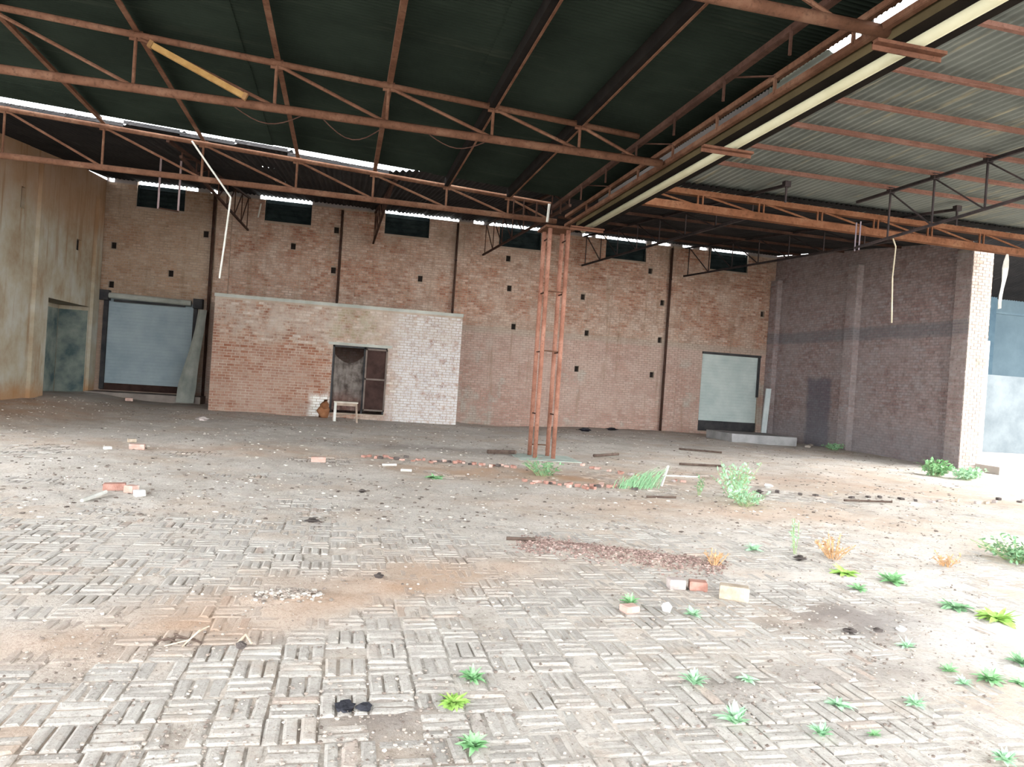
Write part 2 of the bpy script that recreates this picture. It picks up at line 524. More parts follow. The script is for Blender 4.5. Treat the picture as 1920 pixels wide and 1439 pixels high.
for ya, yb_, za, zb in ((21.25, 21.5, 5.2, 5.75), (25.4, 25.85, 4.75, 5.1)):
    mb = MB(); mb.box((XL - 0.10, (ya + yb_) / 2, (za + zb) / 2), (0.02, yb_ - ya, zb - za)); mb.build('vent_shade', M_ventd, wl)
# doorway recess lining, green-grey below
lining = plain('green_grey_lining', (70, 84, 84), (128, 132, 122), 1.3, 0.9)
mb = MB()
mb.box((XL - 0.88, 25.15, 1.5), (0.02, 3.3, 2.9))
mb.box((XL - 0.45, 26.88, 1.5), (0.86, 0.02, 2.9))
dr = tag(mb.build('door_4', lining), 'green grey lined doorway recess in left wall', kind='structure')

# ------------------------------------------------------------------ right wall and its end pier
Or, Ur, Nr = Vector((XR, YB, 0)), Vector((0, -1, 0)), Vector((-1, 0, 0))
LR = YB - 18.1
mortar_right = brick_mat('hazed_mortar', [(118, 108, 106), (126, 117, 114), (134, 125, 122)], (140, 130, 127), 0.4, right_extra)  # mortar takes the same haze-grey tint as the bricks
hR = lambda u: 6.355 + (7.6 - 6.355) * (12.6 - u) / 12.75
wr = wall_cells(Or, Ur, Nr, LR, -0.6, hR, [], 0.24).build('wall_right', mortar_right)
tag(wr, 'dark brick right wall in shade', kind='structure')
lay_bricks(wr, Or, Ur, Nr, bricks_of(Or, Ur, Nr, LR, -0.3, hR, []), brick_right)
for y1, d in ((22.95, 0.24), (27.85, 0.22)):
    Op = Vector((XR - d, y1, 0))
    Lp = 0.5
    hP = lambda u: 6.5
    pl = wall_cells(Op, Ur, Nr, Lp, -0.4, hP, [], d).build('brick_pilaster', mortar_dark, wr)
    lay_bricks(pl, Op, Ur, Nr, bricks_of(Op, Ur, Nr, Lp, -0.3, hP, []), brick_right)
    Of = Vector((XR - d, y1 - Lp, 0))
    lay_bricks(pl, Of, Vector((1, 0, 0)), Nb, bricks_of(Of, Vector((1, 0, 0)), Nb, d, -0.3, hP, [], bl=d), brick_right)
PX0, PX1, PY0, PY1 = 17.42, 18.12, 17.55, 18.12
pier = MB()
pier.box(((PX0 + PX1) / 2, (PY0 + PY1) / 2, 2.9), (PX1 - PX0, PY1 - PY0, 6.8))
pr = pier.build('wall_pier', plain('pier_mortar', (128, 119, 112), (144, 135, 127), 2.0))
tag(pr, 'limewashed brick pier ending the right wall', kind='structure')
Of = Vector((PX0, PY0, 0))
lay_bricks(pr, Of, Vector((1, 0, 0)), Nb, bricks_of(Of, Vector((1, 0, 0)), Nb, PX1 - PX0, -0.2, lambda u: 6.3, [], bl=0.222), brick_pier, n_single=260)
Of = Vector((PX0, PY1, 0))
lay_bricks(pr, Of, Ur, Nr, bricks_of(Of, Ur, Nr, PY1 - PY0, -0.2, lambda u: 6.3, [], bl=0.27), brick_right)
mb = MB()
mb.box((PX1 + 0.12, PY0 + 0.3, 1.75), (0.24, 0.3, 3.9))
mb.build('plaster_return', plain('white_plaster', (186, 184, 180), (198, 197, 194), 2.0), pr)

# ------------------------------------------------------------------ brick shed room against the back wall
SY, SX0, SX1, SH = 24.6, -3.98, 3.90, 3.62
Os = Vector((SX0, SY, 0))
DX0, DX1 = -0.29, 1.46
holes_s = [(DX0 - SX0, DX1 - SX0, 0.16, 2.37, None)]
ws = wall_cells(Os, Ub, Nb, SX1 - SX0, -0.5, lambda u: SH, holes_s, 0.23).build('wall_shed', plain('shed_mortar', (142, 126, 112), (164, 150, 136), 1.5))
tag(ws, 'low brick room front, limewashed at its right half', kind='structure')
lay_bricks(ws, Os, Ub, Nb, bricks_of(Os, Ub, Nb, SX1 - SX0, -0.3, lambda u: SH, holes_s, vn=vn2), brick_shed, n_single=300)
cem = plain('grey_cement', (138, 140, 132), (164, 164, 156), 1.5)
mb = MB()
mb.box(((SX0 + SX1) / 2, SY + 0.115, SH + 0.05), (SX1 - SX0 + 0.04, 0.27, 0.10))
mb.build('coping', cem, ws)
mb = MB()
mb.box((SX0 + 0.115, (SY + YB) / 2 + 0.1, 1.6), (0.23, YB - SY - 0.25, 4.2))
mb.box((SX1 - 0.115, (SY + YB) / 2 + 0.1, 1.6), (0.23, YB - SY - 0.25, 4.2))
mb.build('side_wall', brick_shed, ws)
mb = MB()
mb.box(((SX0 + SX1) / 2, (SY + YB) / 2 + 0.05, SH - 0.12), (SX1 - SX0 - 0.5, YB - SY - 0.2, 0.14))
mb.build('roof_slab', cem, ws)
mb = MB()
mb.box(((DX0 + DX1) / 2, SY - 0.012, 2.42), (DX1 - DX0 + 0.3, 0.03, 0.09))
mb.build('lintel', cem, ws)

# ------------------------------------------------------------------ doors
rust_dark = plain('dark_rusty_sheet', (46, 34, 31), (64, 48, 43), 2.5, 0.8)
steel_dark = plain('dark_steel_frame', (46, 46, 48), (66, 64, 64), 3.0, 0.7)
shut_blue = plain('pale_blue_shutter', (136, 149, 154), (153, 164, 167), 1.2, 0.7)
shut_green = plain('pale_green_shutter', (158, 168, 164), (178, 185, 180), 1.2, 0.7)
def slats(parent, x0, x1, z0, z1, y, n, mat):
    h = (z1 - z0) / n
    for k in range(n):
        mb = MB()
        za, zb = z0 + k * h, z0 + (k + 1) * h
        # curved slat: five strips
        prof = [(0.0, 0.0), (0.006, 0.2), (0.008, 0.5), (0.006, 0.85), (0.0, 1.0)]
        for (d0, t0), (d1, t1) in zip(prof[:-1], prof[1:]):
            mb.quad((x0, y - d0, za + t0 * h), (x1, y - d0, za + t0 * h), (x1, y - d1, za + t1 * h), (x0, y - d1, za + t1 * h))
        mb.build('slat', mat, parent)
d1 = tag(empty('door_1', (-6.6, YB, 0.32)), 'pale blue roller shutter in the left of the back wall', kind='structure')
slats(d1, -8.08, -5.06, 0.55, 3.52, YB + 0.12, 26, shut_blue)
mb = MB(); mb.box((-6.57, YB + 0.17, 1.92), (3.04, 0.02, 3.22)); mb.build('light_stop_plate', steel_dark, d1)  # added plate behind the slats to stop sky leaking through
mb = MB(); mb.box((-6.57, YB + 0.12, 0.44), (3.02, 0.06, 0.24)); mb.build('bottom_strip', rust_dark, d1)
mb = MB(); mb.box((-8.0, YB - 0.04, 1.95), (0.13, 0.12, 3.2)); mb.box((-5.12, YB - 0.04, 1.95), (0.13, 0.12, 3.2)); mb.build('guide_rail', steel_dark, d1)
hood = MB()
hood.tube((-7.9, YB - 0.22, 3.58), (-5.25, YB - 0.22, 3.53), 0.10, 10)
hood.build('roller', cem, d1)
mb = MB(); mb.box((-8.05, YB - 0.18, 3.58), (0.35, 0.32, 0.34)); mb.box((-5.02, YB - 0.18, 3.53), (0.3, 0.32, 0.34)); mb.build('end_bracket', steel_dark, d1)
mb = MB(); mb.box((-6.6, YB - 0.12, 3.42), (2.3, 0.03, 0.08)); mb.build('hood_edge', steel_dark, d1)
d3 = tag(empty('door_3', (15.9, YB, 0.1)), 'pale green roller shutter at the right of the back wall', kind='structure')
slats(d3, 14.57, 17.25, 0.45, 3.27, YB + 0.10, 22, shut_green)
mb = MB(); mb.box((15.91, YB + 0.16, 1.6), (2.70, 0.02, 3.36)); mb.build('light_stop_plate', steel_dark, d3)  # unseen backing, added to block light round the shutter
mb = MB(); mb.box((15.91, YB + 0.09, 0.27), (2.68, 0.08, 0.36)); mb.build('bottom_strip', steel_dark, d3)  # dark box stands in for the dark gap below the shutter
mb = MB(); mb.box((15.9, YB - 0.02, 3.27), (2.72, 0.08, 0.09)); mb.box((17.2, YB - 0.01, 2.4), (0.09, 0.06, 1.7)); mb.build('guide_rail', steel_dark, d3)
d2 = tag(empty('door_2', (0.6, SY, 0.2)), 'open dark doorway of the brick room with a rusty leaf', kind='structure')
mb = MB()
for x in (DX0 + 0.03, 0.74, DX1 - 0.03): mb.box((x, SY + 0.03, 1.27), (0.06, 0.06, 2.2))
mb.box(((DX0 + DX1) / 2, SY + 0.03, 2.34), (DX1 - DX0, 0.06, 0.06))
mb.build('frame', steel_dark, d2)
leaf = MB()
leaf.box((1.12, SY - 0.03, 1.30), (0.70, 0.012, 2.06))
lf = leaf.build('door_leaf', rust_dark, d2)
mb = MB()
for x in (0.79, 1.45): mb.box((x, SY - 0.045, 1.30), (0.05, 0.03, 2.06))
for z in (0.30, 1.32, 2.30): mb.box((1.12, SY - 0.045, z), (0.70, 0.03, 0.055))
mb.build('leaf_rail', plain('grey_brown_rail', (92, 82, 76), (112, 100, 92), 3), lf)
mb = MB(); mb.tube((1.40, SY - 0.07, 1.40), (1.40, SY - 0.07, 1.58), 0.018, 6); mb.build('handle', rust_dark, lf)
# torn sacking hung across the left half
sk = MB()
nx, nz = 14, 16
for i in range(nx):
    for k in range(nz):
        def pt(i, k):
            x = DX0 + 0.07 + (0.74 - DX0 - 0.10) * i / nx
            sag = 0.28 * math.sin(math.pi * i / nx) ** 0.8 + 0.28
            top = 2.36 - sag
            z = 0.25 + (top - 0.25) * k / nz
            return (x, SY + 0.10 + 0.03 * math.sin(i * 1.9 + k * 0.5) + 0.02 * math.sin(k * 1.3), z)
        sk.quad(pt(i, k), pt(i + 1, k), pt(i + 1, k + 1), pt(i, k + 1))
def sack_mat():
    mt, nt, bs = base_mat('dirty_sacking')
    c = nramp(nt, nnoise(nt, 3.0, 6, 0.7), [(0.35, lin(62, 54, 50)), (0.62, lin(112, 104, 98))])
    c = nmix(nt, nmath(nt, 'MULTIPLY', npatch(nt, 2, 1.0, 0.4, 2, 0.5), 0.6), c, lin(96, 66, 58))
    nt.links.new(c, bs.inputs['Base Color'])
    return mt
sk = sk.build('sack_curtain', sack_mat(), smooth=True)
tag(sk, 'torn grey sacking hung across the dark doorway of the brick room', 'curtain')

# concrete ledge under the left shutter
mb = MB()
mb.box((-6.4, 27.35, 0.05), (3.6, 1.15, 0.5))
tag(mb.build('trim_1', plain('grimy_concrete', (112, 102, 96), (136, 126, 118), 2.0)), 'raised concrete ledge below the left shutter', kind='structure')
# ------------------------------------------------------------------ yard beyond the pier
white_wall = plain('yard_white_plaster', (84, 90, 93), (104, 109, 111), 0.9)
grey_wall = plain('yard_grey_plaster', (66, 79, 86), (76, 89, 95), 0.8)
mb = MB(); mb.box((26.0, 16.75 + 5.65, -0.05), (16.0, 11.3, 0.34))
tag(mb.build('trim_2', plain('pale_yard_concrete', (150, 142, 135), (166, 158, 150), 1.0)), 'raised pale yard slab beyond the pier', kind='structure')
mb = MB(); mb.box((29.0, 22.6, 1.55), (15.0, 0.24, 2.9))
tag(mb.build('wall_yard', white_wall), 'bright white plastered yard wall beyond the pier', kind='structure')
mb = MB(); mb.box((29.0, 28.1, 3.6), (20.0, 0.3, 7.4))
yb = tag(mb.build('wall_yard_far', grey_wall), 'grey plastered building behind the white yard wall', kind='structure')
mb = MB(); mb.box((28.9, 27.9, 4.6), (0.34, 0.18, 5.2)); mb.build('down_post', plain('slate_post', (56, 72, 82), (66, 82, 90), 2), yb)
mb = MB(); mb.box((31.5, 27.93, 6.2), (4.9, 0.06, 0.10)); mb.build('string_course', plain('slate_line', (70, 84, 92), (80, 94, 100), 2), yb)

# ------------------------------------------------------------------ floor: earth over brick paving
def gauss(x, y, cx, cy_, sx, sy_, ang=0.0):
    ca, sa = math.cos(ang), math.sin(ang)
    dx, dy = np.asarray(x) - cx, np.asarray(y) - cy_
    u = (dx * ca + dy * sa) / sx
    v = (-dx * sa + dy * ca) / sy_
    return np.exp(-(u * u + v * v))
def tan_mask(x, y):
    t = 0.9 * gauss(x, y, 3.4, 12.6, 2.4, 0.9, -0.15) + 0.8 * gauss(x, y, 0.2, 5.75, 1.3, 0.42, 0.35) + 0.8 * gauss(x, y, -1.0, 4.75, 0.9, 0.35, 0.3)
    t = t + 0.8 * gauss(x, y, -7.4, 20, 1.6, 3.0) + 0.45 * gauss(x, y, -2.0, 14.2, 3.0, 0.8) + 0.5 * gauss(x, y, 5.5, 9.6, 2.5, 0.8) + 0.5 * gauss(x, y, -1.6, 3.2, 0.8, 0.8)
    t = t + 0.4 * gauss(x, y, 9.5, 13.5, 4, 1.6) + 0.35 * gauss(x, y, 1.3, 6.6, 0.8, 0.5)
    return np.clip(t * (0.45 + 1.0 * vn2(x, y, 0.35)), 0, 1)
def dark_mask(x, y):
    t = 0.9 * gauss(x, y, 3.95, 5.0, 0.75, 0.5, 0.2) + 0.5 * gauss(x, y, 2.3, 3.8, 0.5, 0.2) + 0.6 * gauss(x, y, 0.3, 3.6, 0.45, 0.3) + 0.5 * gauss(x, y, 3.2, 4.0, 0.8, 0.25)
    t = t + 0.5 * gauss(x, y, -0.6, 4.6, 0.6, 0.18) + 0.35 * gauss(x, y, 0.6, 3.0, 0.5, 0.25) + 0.55 * gauss(x, y, 1.9, 16.4, 2.4, 0.8) + 0.35 * gauss(x, y, 10, 27.6, 4, 1.0) + 0.5 * gauss(x, y, -6.5, 26.2, 3, 1.2)
    return np.clip(t * (0.5 + 1.0 * vn3(x, y, 0.22)), 0, 1)
def pale_mask(x, y):
    t = 0.9 * gauss(x, y, 5.1, 4.6, 1.1, 0.45, 0.2) + 0.7 * gauss(x, y, 5.0, 6.2, 0.9, 0.3)
    return np.clip(t * (0.5 + vn1(x, y, 0.3)), 0, 1)
def cover(x, y):
    """how far earth and dust bury the paving (0 bare, 1 deep)"""
    c = sstep(y, 5.6, 10.5) * 0.75 + 0.75 * np.maximum(np.maximum(tan_mask(x, y), dark_mask(x, y)), pale_mask(x, y))
    c = c + 0.45 * sstep(x - 0.75 * y, 0.1, 1.2) * sstep(y, 2, 3.5) + 0.55 * sstep(-x - 0.36 * y, 0.2, 1.2)
    c = c + 0.35 * (vn1(x, y, 0.55) - 0.5) + 0.25 * (vn2(x, y, 0.17) - 0.5)
    return np.clip(c, 0, 1.2)
def earth_z(x, y):
    c = cover(x, y)
    z = ground(x, y) - 0.0115 + 0.0165 * sstep(c, 0.18, 0.85)
    z = z + 0.010 * (vn3(x, y, 0.06) - 0.5) + 0.016 * (vn1(x, y, 0.21) - 0.5) * (0.4 + c) + 0.06 * (vn2(x, y, 1.1) - 0.5) * sstep(y, 7, 12)
    z = z + 0.045 * gauss(x, y, 2.85, 6.95, 1.05, 0.24, -0.48) + 0.04 * gauss(x, y, -0.25, 5.5, 0.28, 0.09)
    return z
gxs = np.concatenate([np.linspace(-60, -12, 24), np.linspace(-11, -4.6, 44), np.arange(-4.5, 8.0, 0.065), np.linspace(8.1, 22, 92), np.linspace(23, 70, 24)])
gys = np.concatenate([np.linspace(-40, 1, 20), np.arange(1.2, 10.0, 0.065), np.arange(10.05, 19, 0.12), np.linspace(19.2, 30, 50), np.linspace(32, 80, 12)])
GX, GY = np.meshgrid(gxs, gys)
GZ = earth_z(GX, GY)
nxg, nyg = len(gxs), len(gys)
fm = bpy.data.meshes.new('floor')
co = np.stack([GX.ravel(), GY.ravel(), GZ.ravel()], 1)
ii = np.arange(nxg * nyg).reshape(nyg, nxg)
qf = np.stack([ii[:-1, :-1].ravel(), ii[:-1, 1:].ravel(), ii[1:, 1:].ravel(), ii[1:, :-1].ravel()], 1)
fm.vertices.add(len(co)); fm.vertices.foreach_set('co', co.ravel())
fm.loops.add(qf.size); fm.loops.foreach_set('vertex_index', qf.ravel().astype(np.int32))
fm.polygons.add(len(qf)); fm.polygons.foreach_set('loop_start', np.arange(0, qf.size, 4, dtype=np.int32))
fm.update(calc_edges=True)
for nm, fn in (('tan', tan_mask), ('dark', dark_mask), ('pale', pale_mask)):
    at = fm.attributes.new(nm, 'FLOAT', 'POINT')
    at.data.foreach_set('value', fn(co[:, 0], co[:, 1]).astype(np.float32))
fm.shade_smooth()
def earth_mat():
    mt, nt, bs = base_mat('dusty_earth')
    c = nramp(nt, nnoise(nt, 1.3, 8, 0.7), [(0.32, lin(168, 159, 149)), (0.5, lin(186, 178, 169)), (0.68, lin(198, 191, 183))])
    fine = nnoise(nt, 26, 6, 0.75)
    c = nmix(nt, nrange(nt, fine, 0.50, 0.66, 0, 0.6), c, lin(122, 112, 104))
    c = nmix(nt, nrange(nt, fine, 0.42, 0.30, 0, 0.6), c, lin(206, 200, 192))
    c = nmix(nt, nrange(nt, nnoise(nt, 0.45, 7, 0.7), 0.46, 0.62, 0, 0.5), c, lin(178, 158, 140))
    c = nmix(nt, nrange(nt, nnoise(nt, 5.0, 6, 0.75), 0.55, 0.66, 0, 0.45), c, lin(140, 130, 122))
    c = nmix(nt, nmath(nt, 'MULTIPLY', nattr(nt, 'tan'), 0.8), c, lin(172, 136, 108))
    c = nmix(nt, nmath(nt, 'MULTIPLY', nattr(nt, 'dark'), 0.75), c, lin(104, 94, 90))
    c = nmix(nt, nmath(nt, 'MULTIPLY', nattr(nt, 'pale'), 0.35), c, lin(206, 206, 205))
    nt.links.new(c, bs.inputs['Base Color'])
    nbump(nt, bs, nnoise(nt, 45, 6, 0.7), 0.6, 0.02)
    return mt
M_earth = earth_mat()
fm.materials.append(M_earth)
floor = bpy.data.objects.new('floor', fm)
COL.objects.link(floor)
tag(floor, 'dusty brick paved hall floor with drifted earth', kind='structure')

def paver_mat():
    mt, nt, bs = base_mat('worn_paving_brick')
    c = nramp(nt, nattr(nt, 'rnd'), [(0.0, lin(156, 150, 144)), (0.5, lin(170, 164, 157)), (0.85, lin(178, 172, 165)), (1.0, lin(172, 156, 145))])
    c = nmix(nt, nrange(nt, nnoise(nt, 14, 6, 0.75), 0.42, 0.66, 0, 0.6), c, lin(144, 136, 129))
    c = nmix(nt, nrange(nt, nnoise(nt, 70, 4, 0.7), 0.52, 0.66, 0, 0.55), c, lin(112, 104, 98))
    c = nmix(nt, nrange(nt, nnoise(nt, 1.1, 6, 0.7), 0.5, 0.66, 0, 0.5), c, lin(164, 146, 130))
    c = nmix(nt, nrange(nt, nnoise(nt, 3.0, 5, 0.7), 0.45, 0.65, 0, 0.35), c, lin(184, 180, 173))
    c = nmix(nt, nmath(nt, 'MULTIPLY', nattr(nt, 'tan'), 0.7), c, lin(172, 136, 108))
    nt.links.new(c, bs.inputs['Base Color'])
    nbump(nt, bs, nnoise(nt, 55, 5, 0.7), 0.5, 0.012)
    return mt
M_pav = paver_mat()
# basket weave: blocks of three bricks laid on edge, turned block by block
def paver(mb, cx, cy_, lx, ly, z, tn, origin=(0, 0, 0)):
    hx, hy = lx / 2 - random.uniform(0.004, 0.009), ly / 2 - random.uniform(0.004, 0.009)
    an = random.gauss(0, 0.012)
    ca, sa = math.cos(an), math.sin(an)
    tx, ty = random.gauss(0, 0.012), random.gauss(0, 0.012)
    ins = 0.014
    lo, up, bt = [], [], []
    for sx_, sy_ in ((-1, -1), (1, -1), (1, 1), (-1, 1)):
        jx, jy = random.uniform(-.006, .004), random.uniform(-.006, .004)
        x, y = sx_ * (hx + jx), sy_ * (hy + jy)
        w = lambda x, y, dz: (cx + x * ca - y * sa - origin[0], cy_ + x * sa + y * ca - origin[1], z + dz + x * tx + y * ty - origin[2])
        bt.append(w(x, y, -0.05))
        lo.append(w(x, y, -0.006))
        up.append(w(x - sx_ * ins, y - sy_ * ins, random.uniform(-.003, .002)))
    mb.quad(*up, a=tn)
    for i in range(4):
        k = (i + 1) % 4
        mb.quad(lo[i], lo[k], up[k], up[i], a=tn)
        mb.quad(bt[i], bt[k], lo[k], lo[i], a=tn)
BLK = 0.242
pav = []
for iy in range(int(2.0 / BLK), int(14.2 / BLK)):
    y0 = iy * BLK
    for ix in range(int((-0.42 * y0 - 1.0) / BLK) - 1, int((1.02 * y0 + 1.0) / BLK) + 1):
        x0 = ix * BLK + (iy % 7) * 0.004
        cxm, cym = x0 + BLK / 2, y0 + BLK / 2
        if float(cover(cxm, cym)) > 1.12: continue
        sink = 0.008 * float(vn2(cxm, cym, 0.8)) + (0.012 if random.random() < 0.05 else 0)
        for k in range(3):
            if random.random() < 0.015: continue
            o = (k + 0.5) * BLK / 3
            c = (x0 + o, cym, BLK / 3, BLK) if (ix + iy) % 2 else (cxm, y0 + o, BLK, BLK / 3)
            tn = min(1, max(0, random.gauss(0.5, 0.2) + 0.4 * (float(vn3(c[0], c[1], 0.7)) - 0.5)))
            pav.append((c, gz(c[0], c[1]) - sink + random.gauss(0, 0.002), tn))
# only those the lens can reach come first, nearest first
def in_view(x, y):
    d = Vector((x, y, 0)) - Vector((0, 0, 1.7))
    zc = d.dot(fwd)
    if zc < 0.3: return False
    px, py = 960 + 1375 * d.dot(rt) / zc, 719.5 + 1375 * d.dot(dn) / zc
    return -10 < px < 1930 and py < 1470
pav.sort(key=lambda p: (not in_view(p[0][0], p[0][1]), p[0][0] ** 2 + p[0][1] ** 2))
NS = 300
for (c, z, tn) in pav[:NS]:
    mb = MB()
    paver(mb, *c, z, tn, origin=(c[0], c[1], z))
    o = mb.build('brick', M_pav, None)
    o.parent = floor
    o.location = (c[0], c[1], z)
mb = MB()
for (c, z, tn) in pav[NS:]: paver(mb, *c, z, tn)
rest = mb.build('paving_bricks', M_pav, floor)
tag(rest, kind='stuff')
vx = np.array(mb.v)
at = rest.data.attributes.new('tan', 'FLOAT', 'POINT')
at.data.foreach_set('value', (tan_mask(vx[:, 0], vx[:, 1])).astype(np.float32))

# loose grit between and over the bricks
def grit_mat():
    mt, nt, bs = base_mat('grit')
    c = nramp(nt, nattr(nt, 'rnd'), [(0.0, lin(70, 62, 58)), (0.35, lin(124, 112, 104)), (0.7, lin(164, 154, 144)), (1.0, lin(222, 218, 212))])
    nt.links.new(c, bs.inputs['Base Color'])
    return mt
M_grit = grit_mat()
def surf(x, y): return max(float(earth_z(x, y)), gz(x, y) - 0.004)
mb = MB()
n = 0
while n < 5200:
    y = 2.3 + 9.0 * random.random() ** 1.6
    x = random.uniform(-0.42 * y - 0.3, 1.02 * y + 0.3)
    w = 0.12 + 0.9 * float(vn2(x, y, 0.4)) ** 3 + 0.8 * float(dark_mask(x, y)) + 0.5 * float(gauss(x, y, 0.1, 3.5, 0.9, 0.5))
    if random.random() > w: continue
    if abs((x - 2.85) * 0.46 + (y - 6.95) * 0.89) < 0.3 and 1.8 < x < 3.95: continue
    if abs(x + .25) < .6 and abs(y - 5.5) < .25: continue
    r = random.choice((0.004, 0.005, 0.006, 0.008, 0.011)) * (1 + 0.06 * y)
    mb.stone((x, y, surf(x, y) - r * 0.15), r, a=random.uniform(0.22, 0.8), n=4)
    n += 1
while n < 10200:
    y = random.uniform(8.0, 26.5)
    x = random.uniform(max(-0.42 * y - 0.3, -8.0), min(1.0 * y, 17.2))
    if y > 24.2 and x < 4.2: continue
    if random.random() > 0.15 + 0.9 * float(vn2(x, y, 1.1)) ** 2: continue
    if abs(x - 4.4) < 0.8 and abs(y - 15.3) < 0.7: continue
    if 13.4 < x and y > 22.6: continue
    r = random.choice((0.012, 0.016, 0.022, 0.034))
    mb.stone((x, y, float(earth_z(x, y)) - r * 0.1), r, a=random.choice((0.15, 0.3, 0.45, 0.6, 0.75, 0.85)), squash=0.35, n=4)
    n += 1
tag(mb.build('grit', M_grit), 'scattered grit and crumbs of mortar on the paving', 'grit', kind='stuff')
mb = MB()
for i in range(2600):
    t = random.random()
    cx, cy_ = 1.95 + 1.8 * t, 7.40 - 0.9 * t
    o = random.gauss(0, 0.17)
    x, y = cx + random.gauss(0, 0.06) + o * 0.45, cy_ + o
    r = random.choice((0.006, 0.009, 0.012, 0.018))
    mb.stone((x, y, float(earth_z(x, y)) - r * 0.1), r, a=random.uniform(0.1, 0.62), n=4)
def ridge_mat():
    mt, nt, bs = base_mat('brown_gravel')
    c = nramp(nt, nattr(nt, 'rnd'), [(0.1, lin(112, 92, 86)), (0.4, lin(150, 126, 118)), (0.62, lin(176, 154, 145))])
    nt.links.new(c, bs.inputs['Base Color'])
    return mt
tag(mb.build('gravel_ridge', ridge_mat()), 'long low ridge of brown gravel on the paving', 'gravel', kind='stuff')
mb = MB()
for i in range(260):
    x, y = random.gauss(-0.25, 0.13), random.gauss(5.5, 0.07)
    r = random.choice((0.008, 0.012, 0.018, 0.024))
    mb.stone((x, y, float(earth_z(x, y)) - r * 0.1), r, a=random.uniform(0.35, 0.85), n=5)
tag(mb.build('gravel_heap', M_grit), 'small heap of pale gravel on the brown dust', 'gravel', kind='stuff')

# ------------------------------------------------------------------ roof sheets
def sheet_mesh(name, L, Wd, pitch, amp, mat, seg=6):
    nw = max(1, round(Wd / pitch))
    vs, fs = [], []
    for i in range(nw * seg + 1):
        v = Wd * i / (nw * seg)
        h = amp * math.cos(2 * math.pi * i / seg)
        for u in (0, L): vs.append((u, v, h))
    for i in range(nw * seg): fs.append((2 * i, 2 * i + 1, 2 * i + 3, 2 * i + 2))
    me = bpy.data.meshes.new(name)
    me.from_pydata(vs, [], fs)
    me.materials.append(mat)
    me.shade_smooth()
    return me
def put_sheet(me, parent, p, q, side, tilt=0.0):
    """p -> q runs along the ridges, side across them"""
    p, q = Vector(p), Vector(q)
    u = (q - p).normalized()
    s = Vector(side)
    s = (s - u * s.dot(u)).normalized()
    n = u.cross(s)
    o = bpy.data.objects.new('roof_sheet', me)
    COL.objects.link(o)
    o.parent = parent
    o.matrix_basis = Matrix(((u.x, s.x, n.x, p.x), (u.y, s.y, n.y, p.y), (u.z, s.z, n.z, p.z), (0, 0, 0, 1)))
    return o

def roof_mat(name, c1, c2, streak, axis):
    mt, nt, bs = base_mat(name)
    mp = nt.nodes.new('ShaderNodeMapping')
    nt.links.new(npos(nt), mp.inputs[0])
    mp.inputs['Scale'].default_value = (0.25, 2.6, 1) if axis == 0 else (2.6, 0.22, 1)
    c = nramp(nt, nnoise(nt, 0.8, 6, 0.65), [(0.35, lin(*c1)), (0.65, lin(*c2))])
    s = nrange(nt, nnoise(nt, 1.6, 5, 0.7, mp.outputs[0]), 0.56, 0.70)
    c = nmix(nt, nmath(nt, 'MULTIPLY', s, 0.65), c, lin(*streak))
    nt.links.new(c, bs.inputs['Base Color'])
    bs.inputs['Roughness'].default_value = 0.8
    return mt
M_roofL = roof_mat('blackened_roof_sheet', (27, 34, 29), (36, 44, 38), (44, 49, 42), 0)
M_roofR = roof_mat('grey_cement_roof_sheet', (98, 103, 99), (116, 121, 116), (160, 152, 126), 1)
M_roofB = roof_mat('dull_rear_roof_sheet', (40, 40, 41), (54, 52, 52), (66, 64, 64), 1)
def zc_l(x): return 5.66 - 0.047 * x        # line of the truss top chords, left bay
cl = tag(empty('ceiling_left'), 'dark corrugated sheet roof over the left bay', kind='structure')
XE = 5.05
me = sheet_mesh('roof_sheet_steel', 3.5, 1.04, 0.075, 0.011, M_roofL)
for iy in range(-10, 11):  # rows behind the camera added so the roof shades the front floor
    y0 = 4.25 + iy * 0.98
    for ix in range(5):
        xa = XE - 3.5 - ix * 3.3 + random.uniform(-0.015, 0.015)
        off = 0.16 + 0.012 * (ix % 2) + 0.006 * (iy % 2)
        put_sheet(me, cl, (xa, y0, zc_l(xa) + off), (xa + 3.5, y0, zc_l(xa + 3.5) + off), (0, 1, 0))
cr_ = tag(empty('ceiling_right'), 'grey corrugated cement sheet roof over the right bay', kind='structure')
me = sheet_mesh('roof_sheet_cement', 2.55, 1.06, 0.147, 0.017, M_roofR)
for ix in range(-1, 13):
    x0 = 6.38 + ix * 1.0
    for k in range(-4, 5):  # roof carried on behind the camera to cut light on the floor
        if ix < 0 and k < 2: continue  # hidden first column, added to shut sky light out of the valley
        y0 = 4.0 + k * 2.4
        z = 6.405
        o = 0.012 * (k % 2)
        put_sheet(me, cr_, (x0 + 1.06, y0, z + o), (x0 + 1.06, y0 + 2.55, z + o - 0.01), (-1, 0, 0))
cb = tag(empty('ceiling_rear'), 'dark corrugated sheet roof sloping up to the back wall', kind='structure')
me = sheet_mesh('roof_sheet_rear', 3.42, 1.08, 0.135, 0.022, M_roofB)
def zr(x, y):
    """underside of the rear roof: rides on the truss line in front, level at the back wall"""
    zl_ = 5.66 - 0.047 * x + 0.115
    t = min(1, max(0, (x - 0.7) / 4.3))
    zf = zl_ * (1 - t) + 6.34 * t if x < 5 else 6.34
    zf += 0.07 * min(1, max(0, (x - 0.9) / 0.3)) * (1 - t)
    t = (y - 15.3) / (28.05 - 15.3)
    return zf * (1 - t) + 7.625 * t
